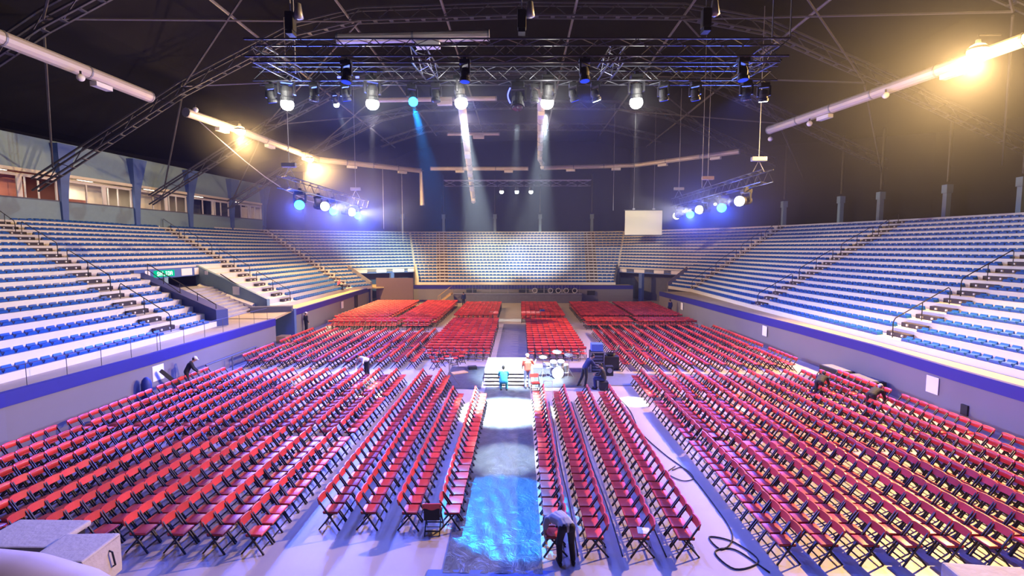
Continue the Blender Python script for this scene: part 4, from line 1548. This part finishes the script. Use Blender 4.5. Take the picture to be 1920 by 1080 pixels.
pts = [(-6.4, 4.0, 3.92), (-4.9, 4.0, 3.92), (-4.45, 4.0, 3.88), (-4.05, 4.0, 3.76), (-3.7, 4.0, 3.55), (-3.45, 4.0, 3.2), (-3.35, 4.0, 2.8)]
rl = thing('padded_rail', 'pale rounded padded rail in the very lower left corner', 'rail', (-4.5, 4.0, 0))
MB().tube([Vector(p) - Vector((-4.5, 4.0, 0)) for p in pts], 0.42, 18).build('padding', mat('rail_padding', (0.48, 0.45, 0.52), 0.6), rl, smooth=True)
for x, y, z in ((-6.0, 4.0, 4.3), (-2.95, 4.0, 3.3)):
    MB().tube([(x + 4.5, y - 4.0, 0), (x + 4.5, y - 4.0, z)], 0.05, 8).build('post', M['steel'], rl)
# tan covered board at the lower right
o = MB().bbox((0, 0, 0.26), (1.5, 0.7, 0.52), 0.05, rz=-0.1).build('covered_case', M['canvas'], loc=(9.45, 9.45, 0))
tag(o, 'tan covered case at the lower right frame edge', 'case')
# paper on the near chair, loose cables
o = MB().add([(-0.15, -0.11, 0), (0.13, -0.14, 0.004), (0.16, 0.10, 0.012), (-0.12, 0.13, 0.02), (-0.02, 0.0, 0.03)], [(0, 1, 4), (1, 2, 4), (2, 3, 4), (3, 0, 4)]).build('paper_sheet', M['paper'], loc=(2.86, 10.95, 0.485))
o.modifiers.new('solid', 'SOLIDIFY').thickness = 0.003
tag(o, 'crumpled white paper lying on the nearest chair of the third right column', 'paper')


def cable(pts, r, lab):
    p0 = Vector((*pts[0], 0.02))
    q = [Vector((a - p0.x, b - p0.y, 0)) for a, b in pts]
    q = [q[0] * 2 - q[1]] + q + [q[-1] * 2 - q[-2]]
    ln = []
    for i in range(1, len(q) - 2):
        for j in range(6):
            u = j / 6
            ln.append(0.5 * ((2 * q[i]) + (q[i + 1] - q[i - 1]) * u + (2 * q[i - 1] - 5 * q[i] + 4 * q[i + 1] - q[i + 2]) * u * u + (3 * q[i] - q[i - 1] - 3 * q[i + 1] + q[i + 2]) * u ** 3))
    ln.append(q[-2])
    o = MB().tube(ln, r, 6).build('floor_cable', M['black'], loc=p0, smooth=True)
    return tag(o, lab, 'cable')


cable([(4.5, 23.6), (4.75, 21.0), (4.6, 18.4), (4.9, 16.4), (5.25, 15.0), (5.3, 13.0), (5.2, 11.6), (4.7, 11.0), (4.6, 11.5), (5.1, 11.3), (5.35, 10.6), (4.7, 10.3), (4.5, 10.9), (5.0, 11.0), (5.4, 10.2)], 0.016, 'black cable snaking along the right aisle and looping at its near end')
cable([(5.0, 15.4), (4.6, 14.9), (4.9, 14.4), (5.3, 14.6), (5.2, 15.3), (4.8, 15.1)], 0.014, 'small loop of black cable in the right aisle')
for k, x in enumerate((1.33, 2.34, 3.33)):
    cable([(x, 10.7), (x + 0.03, 13), (x - 0.02, 16), (x + 0.02, 19), (x, 22.0)], 0.014, 'straight black cable behind the %s column right of the runway' % ORD[k])
# pale tiles by the runway edge
for k in range(4):
    for j in range(2):
        o = MB().box((0, 0, 0.012), (0.15, 0.26, 0.02)).build('floor_tile', M['white'], loc=(-2.04 + 0.2 * j, 15.0 + k * 0.42, 0))
        tag(o, 'small white floor tile at the left runway edge, %s from near, %s file' % (ORD[k], ('left', 'right')[j]), 'tile', 'white tiles by the runway')
# things along the walls
for k, (x, y, z, sx, sy, sz, m, nm, lab, cat) in enumerate([
        (-17.0, 22.5, 1.16, 0.03, 0.72, 0.72, 'paper', 'wall_poster', 'white sheet on the left wall below the blue band', 'poster'),
        (17.59, 20.9, 1.18, 0.03, 0.62, 0.72, 'paper', 'wall_poster', 'white sheet on the right wall, nearest of three', 'poster'),
        (17.17, 34.5, 1.2, 0.03, 0.62, 0.70, 'paper', 'wall_poster', 'white sheet on the right wall, middle of three', 'poster'),
        (16.18, 49.2, 1.2, 0.03, 0.62, 0.70, 'paper', 'wall_poster', 'white sheet on the right wall, farthest of three', 'poster'),
        (-18.16, 49.8, 1.2, 0.03, 0.62, 0.70, 'paper', 'wall_poster', 'white sheet on the far part of the left wall', 'poster'),
        (17.58, 19.3, 0.62, 0.10, 0.30, 0.42, 'black', 'wall_box', 'small dark box low on the right wall', 'box'),
        (-18.35, 54.6, 0.9, 0.10, 1.0, 1.7, 'black', 'wall_hatch', 'dark doorway hatch in the far part of the left wall', 'hatch'),
        (9.3, 64.4, 1.15, 1.0, 0.12, 0.55, 'black', 'wall_box', 'black box on the far wall right of the stage rail', 'box')]):
    o = MB().bbox((0, 0, 0), (sx, sy, sz), 0.008).build(nm, M[m], loc=(x, y, z))
    tag(o, lab, cat)
bl = thing('wheeled_bin', 'blue upright bin standing against the left wall', 'bin', (-16.66, 21.3, 0))
MB().lathe([(0.16, 0.05), (0.20, 0.1), (0.21, 0.95), (0.17, 1.12), (0.07, 1.25)], 14).build('body', M['bluedeep'], bl, smooth=True)
MB().lathe([(0.18, 0.0), (0.18, 0.05)], 14).build('base', M['dark'], bl)
for k, (x, y, rz, lab) in enumerate([(16.95, 26.2, 0.08, 'flat black case leaning low by the right wall, farther one'), (17.1, 24.2, 0.08, 'flat black case low by the right wall, nearer one')]):
    t = thing('flat_case', lab, 'case', (x, y, 0), rz)
    MB().bbox((0, 0, 0.30), (0.75, 1.7, 0.6), 0.04).build('body', M['black'], t)
    MB().bbox((0, 0, 0.615), (0.62, 1.5, 0.03), 0.01).build('lid', M['carpet'] if k else M['steel'], t)
tl2 = thing('push_rail', 'low dark rail standing by the left wall', 'rail', (-16.5, 27.4, 0))
MB().tube([(0, -2.2, 0.85), (0, 2.8, 0.85)], 0.05, 6).build('rail', M['tierdark'], tl2)
for y in (-2.1, 0.2, 2.7):
    MB().tube([(0, y, 0), (0, y, 0.85)], 0.035, 6).build('post', M['tierdark'], tl2)
o = MB().bbox((0, 0, 0.25), (0.75, 0.9, 0.5), 0.03).build('cardboard_box', M['wood'], loc=(-17.6, 36.0, 0))
tag(o, 'tan box standing before the blue end wall of the left passage', 'box')

# far end: dark screen, stage platform with skirt and rail, steps, hanging cream screen
ls = thing('dark_screen', 'large dark brown screen panel standing at the left far corner', 'screen', (-15.85, 62.0, 0))
MB().bbox((0, 0, 1.72), (4.7, 0.22, 3.0), 0.02).build('panel', M['led'], ls)
for x in (-1.9, 1.9):
    MB().box((x, 0.35, 0.11), (0.2, 1.1, 0.22)).build('foot', M['dark'], ls)
    MB().bar((x, 0.75, 0.2), (x, 0.15, 2.4), 0.08, 0.08).build('brace', M['dark'], ls)
fs_ = thing('far_platform', 'dark skirted platform with a metal rail along the far wall', 'stage', (-0.3, 63.4, 0))
MB().bbox((0, 0, 1.18), (16.4, 1.9, 0.14), 0.02).build('deck', M['steel'], fs_)
MB().box((0, -0.86, 0.56), (16.3, 0.06, 1.12)).build('skirt', M['carpet'], fs_)
for k in range(7):
    rl_ = MB()
    x0 = -8.0 + k * 2.28
    x1 = x0 + 2.22
    rl_.tube([(x0, -0.8, 1.25), (x0, -0.8, 2.3), (x1, -0.8, 2.3), (x1, -0.8, 1.25)], 0.03, 6)
    rl_.tube([(x0, -0.8, 1.75), (x1, -0.8, 1.75)], 0.025, 6)
    for j in range(1, 6):
        rl_.tube([(x0 + j * 0.37, -0.8, 1.75), (x0 + j * 0.37, -0.8, 2.3)], 0.014, 5)
    rl_.build('rail_section', M['alu'], fs_)
for k, x in enumerate((-6.0, 0.8, 3.2, 4.9, 6.9)):
    g = MB()
    g.bbox((0, 0, 0.28), (1.3, 0.5, 0.5), 0.04)
    o = g.build('flight_case', M['black'], loc=(x - 0.3, 63.6, 1.25))
    tag(o, 'black case on the far platform behind the rail, %s from the left' % ORD[k], 'case', 'cases on the far platform')
for k, x in enumerate((2.2, 4.2, 5.2, 6.2, 7.3)):
    o = MB().tube([(0.30 * math.cos(a), 0, 0.33 + 0.30 * math.sin(a)) for a in [2 * PI * j / 18 for j in range(19)]], 0.045, 6).build('metal_hoop', M['white'], loc=(x - 0.3, 62.85, 1.25))
    tag(o, 'pale round hoop leaning on the far platform rail, %s from the left' % ORD[k], 'hoop', 'hoops on the far platform')
sp = thing('platform_steps', 'short wooden steps up to the left end of the far platform', 'steps', (-9.5, 62.4, 0))
for k in range(5):
    MB().bbox((-0.55 + 0.3 * k, 0, 0.24 + 0.25 * k), (0.36, 1.5, 0.06), 0.01).build('tread', M['wood'], sp)
for y in (-0.75, 0.75):
    MB().bar((-0.8, y, 0.02), (0.8, y, 1.22), 0.06, 0.22).build('stringer', M['wood'], sp)
    MB().tube([(-0.8, y, 0.0), (-0.8, y, 0.95), (0.75, y, 2.15), (0.75, y, 1.15)], 0.03, 6).build('handrail', M['wood'], sp)
so = thing('hanging_screen', 'cream projection screen hanging before the right far stand', 'screen', (14.85, 60.0, 8.55))
MB().bbox((0, 0, 1.48), (4.45, 0.12, 2.9), 0.02).build('panel', M['screen'], so)
fm = MB()
fm.box((0, 0.05, 2.96), (4.6, 0.2, 0.12)).box((0, 0.05, 0.0), (4.6, 0.2, 0.08))
fm.build('frame', M['dark'], so)
for x in (-1.2, 1.2):
    MB().tube([(x, 0, 3.0), (x, 0, 14.5)], 0.025, 5).build('wire', M['steel'], so)
    MB().bbox((x, 0, 3.12), (0.28, 0.18, 0.16), 0.02).build('clamp', M['steel'], so)
o = MB().bbox((0, 0, 0.25), (0.45, 0.3, 0.5), 0.05).build('backpack', M['bluewall'], loc=(2.2, 48.2, 0.48))
tag(o, 'dark blue backpack lying on the far right chairs', 'bag')

# walkway rails on top of the left barrier wall
for k, (p, q, lab) in enumerate([((-17.6, 14, 0), (-17.2, 23, 0), 'thin rail above the left wall, near section'), ((-17.2, 23.2, 0), (-17.15, 33.2, 0), 'thin rail above the left wall, far section')]):
    P, Q = Vector(p), Vector(q)
    m = MB()
    n = 6
    for j in range(n + 1):
        u = P.lerp(Q, j / n) - P
        m.tube([u, u + Vector((0, 0, 0.8))], 0.013, 5)
    m.tube([(0, 0, 0.8), Q - P + Vector((0, 0, 0.8))], 0.013, 5)
    o = m.build('guard_rail', M['brace'], loc=(P.x - 0.15, P.y, WALLZ))
    tag(o, lab, 'rail', 'guard rails of the left walkway')

# ================================================================ people
def cloth(name, c):
    if name not in M:
        M[name] = mat(name, c, 0.8, var=0.12, scale=5)
    return M[name]


STAND = dict(pel=(0, 0, 0.95), wst=(0, 0.0, 1.08), chs=(0, 0.01, 1.30), nek=(0, 0.0, 1.47), hed=(0, 0.04, 1.63),
             shl=(-0.19, 0, 1.42), shr=(0.19, 0, 1.42), ell=(-0.25, -0.03, 1.14), elr=(0.25, -0.03, 1.14), wrl=(-0.26, 0.07, 0.90), wrr=(0.26, 0.07, 0.90),
             hpl=(-0.095, 0, 0.93), hpr=(0.095, 0, 0.93), knl=(-0.10, 0.03, 0.50), knr=(0.10, 0.03, 0.50), anl=(-0.10, -0.02, 0.08), anr=(0.10, -0.02, 0.08))


def remesh(o, vox, sm=3):
    m = o.modifiers.new('join', 'REMESH')
    m.mode = 'VOXEL'
    m.voxel_size = vox
    m.use_smooth_shade = True
    if sm:
        s = o.modifiers.new('soften', 'SMOOTH')
        s.iterations = sm
        s.factor = 0.5


def person(label, loc, yaw, J, shirt, trousers, hairm, vox=0.014, sleeve='short', hat=None, skinm=None, look=None, shoes='black', extra=None):
    P = {k: Vector(v) for k, v in {**STAND, **J}.items()}
    skinm = skinm or M['skin']
    root = thing('person', label, 'person', loc, yaw)
    X = (P['shr'] - P['shl']).normalized()
    body = MB()
    # legs
    for s in 'lr':
        body.cap(P['hp' + s], P['kn' + s], 0.082, 0.055)
        body.cap(P['kn' + s], P['an' + s], 0.054, 0.038)
    # feet direction: away from the knee line, flat on the ground
    # torso
    hx = (P['hpr'] - P['hpl']).normalized()
    for e in (-1, 1):
        body.cap(P['pel'] + hx * 0.065 * e, P['wst'] + hx * 0.055 * e, 0.105, 0.095)
        body.cap(P['wst'] + hx * 0.055 * e, P['chs'] + X * 0.075 * e, 0.095, 0.105)
        body.cap(P['chs'] + X * 0.075 * e, P['nek'] - (P['nek'] - P['chs']).normalized() * 0.08 + X * 0.07 * e, 0.105, 0.07)
    body.cap(P['pel'], P['wst'], 0.11, 0.105)
    body.cap(P['wst'], P['chs'], 0.105, 0.118)
    hd = P['hed']
    up = (hd - P['nek']).normalized()
    body.cap(P['nek'] - up * 0.05, hd - up * 0.06, 0.058, 0.052)
    f = Vector(look) if look else Vector((0, 1, 0))
    f = (f - up * f.dot(up)).normalized()
    r = f.cross(up).normalized()
    R = Matrix((r, f, up)).transposed()
    body.ball(hd + up * 0.02, (0.076, 0.096, 0.105), 14, R)
    body.ball(hd - up * 0.055 + f * 0.025, (0.056, 0.066, 0.062), 12, R)
    body.cap(hd + f * 0.092 + up * 0.02, hd + f * 0.108 - up * 0.018, 0.010, 0.016)
    body.ball(hd + f * 0.078 - up * 0.052, (0.026, 0.014, 0.010), 8, R)
    for e in (-1, 1):
        body.ball(hd + r * 0.076 * e, (0.012, 0.022, 0.034), 8, R)
    for s, e in (('l', -1), ('r', 1)):
        sh, el, wr = P['sh' + s], P['el' + s], P['wr' + s]
        body.cap(sh, el, 0.052, 0.042)
        body.cap(el, wr, 0.041, 0.028)
        d = (wr - el).normalized()
        n_ = d.cross(Vector((0, 0, 1)))
        if n_.length < 0.1:
            n_ = Vector((1, 0, 0)) * 1.0
        n_ = n_.normalized()
        pn = d.cross(n_).normalized()          # palm normal
        w_ = pn
        # palm is flat across w_, fingers fan along d
        pc = wr + d * 0.055
        PR = Matrix((w_, n_, d)).transposed()
        body.ball(pc, (0.040, 0.018, 0.052), 10, PR)
        for q, (off, ln) in enumerate(((-0.030, 0.070), (-0.010, 0.080), (0.010, 0.076), (0.030, 0.060))):
            b0 = wr + d * 0.095 + w_ * off
            b1 = b0 + d * ln * 0.5 + w_ * off * 0.25 - n_ * e * 0.006
            b2 = b1 + d * ln * 0.42 - n_ * e * (0.022 + 0.004 * q)
            body.cap(b0, b1, 0.0092, 0.0086, 8)
            body.cap(b1, b2, 0.0086, 0.0074, 8)
        t0 = wr + d * 0.035 + w_ * -0.030
        t1 = t0 + d * 0.030 - w_ * 0.030
        t2 = t1 + d * 0.032 - w_ * 0.008
        body.cap(t0, t1, 0.0115, 0.010, 8)
        body.cap(t1, t2, 0.010, 0.008, 8)
    b = body.build('body', skinm, root, smooth=True)
    remesh(b, min(vox, 0.010), 2)
    ey = MB()
    for e in (-1, 1):
        ey.ball(hd + f * 0.088 + r * 0.032 * e + up * 0.022, (0.013, 0.009, 0.008), 8, R)
    ey.build('eyes', M['black'], root, smooth=True)
    # hair or cap
    hm = MB()
    hm.ball(hd + up * 0.045 - f * 0.018, (0.086, 0.100, 0.095), 14, R)
    hm.ball(hd - f * 0.045 - up * 0.0, (0.076, 0.062, 0.085), 12, R)
    if hat:
        h = MB()
        h.ball(hd + up * 0.06 - f * 0.01, (0.096, 0.112, 0.085), 14, R)
        h.box(hd + up * 0.065 + f * 0.12, (0.13, 0.10, 0.014), m=R)
        remesh(h.build('cap', hat, root), 0.012, 2)
    h_ = hm.build('hair', hairm, root, smooth=True)
    remesh(h_, 0.012, 2)
    # trousers
    tr = MB()
    for s in 'lr':
        tr.cap(P['hp' + s], P['kn' + s], 0.102, 0.075)
        an = P['an' + s]
        tr.cap(P['kn' + s], an + (P['kn' + s] - an) * 0.06, 0.074, 0.062)
    for e in (-1, 1):
        tr.cap(P['pel'] + hx * 0.068 * e, P['pel'].lerp(P['wst'], 0.6) + hx * 0.06 * e, 0.120, 0.106)
    remesh(tr.build('trousers', trousers, root), vox, 4)
    # shirt
    sh_ = MB()
    for e in (-1, 1):
        sh_.cap(P['pel'].lerp(P['wst'], 0.10) + hx * 0.066 * e, P['wst'] + hx * 0.06 * e, 0.124, 0.118)
        sh_.cap(P['wst'] + hx * 0.06 * e, P['chs'] + X * 0.085 * e, 0.118, 0.124)
        sh_.cap(P['chs'] + X * 0.085 * e, P['nek'] - (P['nek'] - P['chs']).normalized() * 0.07 + X * 0.08 * e, 0.122, 0.078)
    sh_.cap(P['pel'].lerp(P['wst'], 0.12), P['wst'], 0.130, 0.126)
    sh_.cap(P['wst'], P['chs'], 0.126, 0.136)
    sh_.cap(P['chs'], P['nek'] - (P['nek'] - P['chs']).normalized() * 0.08, 0.136, 0.085)
    for s in 'lr':
        a, el, wr = P['sh' + s], P['el' + s], P['wr' + s]
        sh_.cap(P['nek'].lerp(a, 0.4) - (P['nek'] - P['chs']) * 0.25, a, 0.075, 0.078)
        if sleeve == 'short':
            sh_.cap(a, a.lerp(el, 0.72), 0.076, 0.064)
        else:
            sh_.cap(a, el, 0.074, 0.058)
            sh_.cap(el, el.lerp(wr, 0.94), 0.058, 0.042)
    remesh(sh_.build('shirt', shirt, root), vox, 4)
    for s in 'lr':
        an, kn = P['an' + s], P['kn' + s]
        fd = Vector((0.12 if s == 'r' else -0.12, 1, 0))
        if J.get('foot' + s):
            fd = Vector(J['foot' + s])
        fd.normalize()
        so_ = MB()
        base = Vector((an.x, an.y, an.z - 0.035))
        so_.cap(base - fd * 0.05, base + fd * 0.06, 0.046, 0.045)
        so_.cap(base + fd * 0.06, base + fd * 0.16, 0.045, 0.036)
        o = so_.build('shoe', M[shoes] if isinstance(shoes, str) else shoes, root)
        remesh(o, vox, 2)
    return root


GREY = cloth('grey_shirt', (0.34, 0.36, 0.38))
BLK = cloth('black_cloth', (0.014, 0.014, 0.018))
NAVY = cloth('navy_cloth', (0.02, 0.03, 0.11))
ORNG = cloth('coral_shirt', (0.75, 0.14, 0.08))
JEAN = cloth('pale_jeans', (0.30, 0.33, 0.42))
TEAL = cloth('teal_shirt', (0.04, 0.38, 0.48))
WHTC = cloth('white_cloth', (0.72, 0.72, 0.74))
PALEH = cloth('fair_hair', (0.55, 0.42, 0.22))
# 1 man bending over in the foreground
person('person in grey shirt and black trousers bending over beside the near runway end', (1.02, 10.45, 0), 0.18,
       dict(pel=(0.02, -0.02, 0.86), wst=(-0.01, 0.11, 0.91), chs=(-0.10, 0.36, 0.89), nek=(-0.18, 0.52, 0.80), hed=(-0.25, 0.63, 0.69),
            shl=(-0.32, 0.41, 0.83), shr=(0.04, 0.53, 0.85), ell=(-0.37, 0.44, 0.56), elr=(0.05, 0.60, 0.58), wrl=(-0.34, 0.50, 0.32), wrr=(-0.05, 0.72, 0.38),
            hpl=(-0.08, -0.02, 0.85), hpr=(0.115, -0.02, 0.85), knl=(-0.13, 0.07, 0.46), knr=(0.15, 0.07, 0.46), anl=(-0.14, -0.02, 0.08), anr=(0.17, -0.02, 0.08)),
       GREY, BLK, M['hair'], vox=0.012, look=(-0.1, 0.3, -1))
# 2 man in coral shirt on the stage steps
person('person in coral shirt and pale jeans standing with back turned at the stage', (0.38, 24.15, 0), 0.25,
       dict(elr=(0.34, 0.10, 1.20), wrr=(0.50, 0.30, 1.30), ell=(-0.24, 0.05, 1.13), wrl=(-0.22, 0.20, 0.95)), ORNG, JEAN, PALEH, hat=cloth('pale_cap', (0.75, 0.66, 0.45)))
# 3 person kneeling in teal on the steps
person('person in teal shirt crouching on the stage steps above the runway', (-0.78, 23.75, 0), 0.1,
       dict(pel=(0, 0, 0.45), wst=(0, 0.10, 0.56), chs=(0, 0.24, 0.74), nek=(0, 0.32, 0.90), hed=(0, 0.40, 1.04), shl=(-0.19, 0.27, 0.86), shr=(0.19, 0.27, 0.86),
            ell=(-0.24, 0.42, 0.62), elr=(0.24, 0.42, 0.62), wrl=(-0.16, 0.60, 0.52), wrr=(0.16, 0.60, 0.52), hpl=(-0.1, 0, 0.44), hpr=(0.1, 0, 0.44),
            knl=(-0.16, 0.36, 0.50), knr=(0.16, 0.34, 0.46), anl=(-0.14, 0.06, 0.08), anr=(0.14, 0.04, 0.08)), TEAL, TEAL, M['hair'])
# 4 man in navy leaning to the seated one
person('person in navy jacket and black trousers leaning to the right beside the rack', (3.30, 24.6, 0), -1.25,
       dict(wst=(0, 0.06, 1.07), chs=(0, 0.20, 1.26), nek=(0, 0.32, 1.39), hed=(0, 0.42, 1.52), shl=(-0.19, 0.26, 1.34), shr=(0.19, 0.26, 1.34),
            ell=(-0.22, 0.44, 1.10), elr=(0.22, 0.44, 1.12), wrl=(-0.15, 0.66, 1.02), wrr=(0.15, 0.66, 1.02), anl=(-0.12, -0.30, 0.08), knl=(-0.11, -0.10, 0.50)), NAVY, BLK, M['hair'], sleeve='long')
# 5 seated person with a laptop
SIT = dict(pel=(0, 0, 0.56), wst=(0, 0.0, 0.68), chs=(0, 0.06, 0.90), nek=(0, 0.10, 1.06), hed=(0, 0.17, 1.20), shl=(-0.19, 0.08, 1.01), shr=(0.19, 0.08, 1.01),
           ell=(-0.24, 0.20, 0.78), elr=(0.24, 0.20, 0.78), wrl=(-0.14, 0.40, 0.74), wrr=(0.14, 0.40, 0.74), hpl=(-0.1, 0.03, 0.55), hpr=(0.1, 0.03, 0.55),
           knl=(-0.12, 0.44, 0.54), knr=(0.12, 0.44, 0.54), anl=(-0.12, 0.40, 0.08), anr=(0.12, 0.40, 0.08))
person('person in black sitting hunched on a stool beside the person in navy', (4.15, 24.0, 0), 1.25, SIT, BLK, NAVY, M['hair'], sleeve='long')
o = MB().bbox((0, 0, 0.22), (0.42, 0.42, 0.42), 0.03).build('stool_box', M['black'], loc=(4.15, 24.0, 0))
tag(o, 'black box used as a seat by the person in black', 'box')
# 6 dark person by the left wall holding a board
person('person in black leaning forward by the left wall with a dark plank', (-16.35, 23.5, 0), -1.0,
       dict(wst=(0, 0.05, 1.07), chs=(0, 0.16, 1.27), nek=(0, 0.26, 1.42), hed=(0, 0.36, 1.54), shl=(-0.19, 0.2, 1.36), shr=(0.19, 0.2, 1.36), ell=(-0.22, 0.3, 1.1), elr=(0.22, 0.3, 1.1),
            wrl=(-0.18, 0.46, 0.92), wrr=(0.18, 0.46, 0.92)), BLK, BLK, M['hair'], sleeve='long', hat=M['white'])
o = MB().bar((0, 0, 0), (-0.35, -0.62, 0.85), 0.10, 0.16).build('plank', M['black'], loc=(-16.4, 22.95, 0.45))
tag(o, 'dark plank tilted beside the person at the left wall', 'plank')
# 7-9 standing figures far away
person('person in black with white cap standing by the far left wall', (-17.6, 39.9, 0), -0.6, {}, BLK, BLK, M['hair'], sleeve='long', hat=M['white'])
person('person in dark clothes standing at the far end near the wooden steps', (-6.75, 58.6, 0), 0.4, {}, NAVY, BLK, M['hair'], sleeve='long')
person('person in dark clothes standing by the far right wall', (15.35, 50.3, 0), 0.5, {}, NAVY, BLK, M['hair'], sleeve='long')
# 10 person bending among the left chairs
BEND = dict(wst=(0, 0.14, 1.02), chs=(0, 0.36, 1.10), nek=(0, 0.50, 1.14), hed=(0, 0.62, 1.22), shl=(-0.19, 0.42, 1.10), shr=(0.19, 0.42, 1.10), ell=(-0.24, 0.52, 0.84), elr=(0.24, 0.52, 0.84),
            wrl=(-0.18, 0.66, 0.66), wrr=(0.18, 0.66, 0.66))
person('person with black hair and white shirt bending in the left cross aisle', (-8.3, 26.2, 0), 2.6, BEND, WHTC, BLK, M['hair'])
person('person in dark clothes bending over chairs in the right block, farther one', (13.55, 22.1, 0), -0.8, BEND, BLK, BLK, M['hair'], sleeve='long')
person('person in grey and black bending over chairs in the right block, nearer one', (14.5, 20.15, 0), -1.1, BEND, BLK, BLK, cloth('grey_hair', (0.5, 0.5, 0.5)), sleeve='long')
# 12 visitor sitting in the left stand
px_, vx_ = BP('a3', 0).lerp(BP('a2', 0), 0.12), None
person('person in pink shirt sitting at the bottom of the left stand', (px_.x - 0.35, px_.y - 0.6, RZ(0) - 0.05), -1.3, SIT, cloth('pink_shirt', (0.80, 0.22, 0.24)), BLK, M['hair'])

# ================================================================ haze of the show
hz = MB().box((0, 40, 13.4), (92, 96, 27))
o = hz.build('haze', None)
hm_ = bpy.data.materials.new('stage_haze')
hm_.use_nodes = True
t = hm_.node_tree
t.nodes.remove(t.nodes['Principled BSDF'])
vs_ = nd(t, 'ShaderNodeVolumeScatter')
vs_.inputs['Color'].default_value = (0.9, 0.92, 1.0, 1)
vs_.inputs['Density'].default_value = 0.00025
vs_.inputs['Anisotropy'].default_value = 0.25
t.links.new(vs_.outputs[0], t.nodes['Material Output'].inputs['Volume'])
o.data.materials.clear()
o.data.materials.append(hm_)
tag(o, 'thin stage haze hanging in the whole arena', 'haze', kind='stuff')


def haze_bank(c, r, dens, label, col=(0.9, 0.92, 1.0)):
    """a denser drift of the same haze"""
    m = bpy.data.materials.new('haze_bank')
    m.use_nodes = True
    t = m.node_tree
    t.nodes.remove(t.nodes['Principled BSDF'])
    v = nd(t, 'ShaderNodeVolumeScatter')
    v.inputs['Color'].default_value = (*col, 1)
    v.inputs['Anisotropy'].default_value = 0.2
    tc = nd(t, 'ShaderNodeTexCoord')
    mp = nd(t, 'ShaderNodeMapping')
    mp.inputs['Scale'].default_value = tuple(1.0 / a for a in r)
    t.links.new(tc.outputs['Object'], mp.inputs['Vector'])
    ln = nd(t, 'ShaderNodeVectorMath', operation='DOT_PRODUCT')
    t.links.new(mp.outputs[0], ln.inputs[0])
    t.links.new(mp.outputs[0], ln.inputs[1])
    fo = nd(t, 'ShaderNodeMath', operation='SUBTRACT', use_clamp=True)
    fo.inputs[0].default_value = 1.0
    t.links.new(ln.outputs['Value'], fo.inputs[1])
    pw = nd(t, 'ShaderNodeMath', operation='POWER')
    t.links.new(fo.outputs[0], pw.inputs[0])
    pw.inputs[1].default_value = 1.6
    ml = nd(t, 'ShaderNodeMath', operation='MULTIPLY')
    t.links.new(pw.outputs[0], ml.inputs[0])
    ml.inputs[1].default_value = dens
    t.links.new(ml.outputs[0], v.inputs['Density'])
    t.links.new(v.outputs[0], t.nodes['Material Output'].inputs['Volume'])
    o = MB().ball((0, 0, 0), r, 24).build('haze_bank', m, loc=c, smooth=True)
    return tag(o, label, 'haze', kind='stuff')


haze_bank((-15, 40, 11), (8, 13, 6), 0.010, 'denser haze drifting round the left side lamps')
haze_bank((-22.5, 40.0, 16.0), (4.5, 4.5, 4.0), 0.020, 'denser haze glowing round the nearer left amber lamp')
haze_bank((-22.0, 52.0, 15.9), (4.8, 4.8, 4.2), 0.020, 'denser haze glowing round the farther left amber lamp')
haze_bank((14.5, 40, 11), (7, 13, 6), 0.008, 'denser haze drifting round the right side lamps')
haze_bank((-1, 22, 9.5), (15, 8, 6), 0.0022, 'denser haze drifting under the lighting rig')
haze_bank((25, 27, 16), (15, 15, 10), 0.0029, 'denser haze drifting round the right amber lamp')
haze_bank((-2.4, 21.0, 13.0), (11, 2.0, 1.8), 0.022, 'added haze giving a halo round the row of white lamps')  # bank added round the lamps to stand for their glare
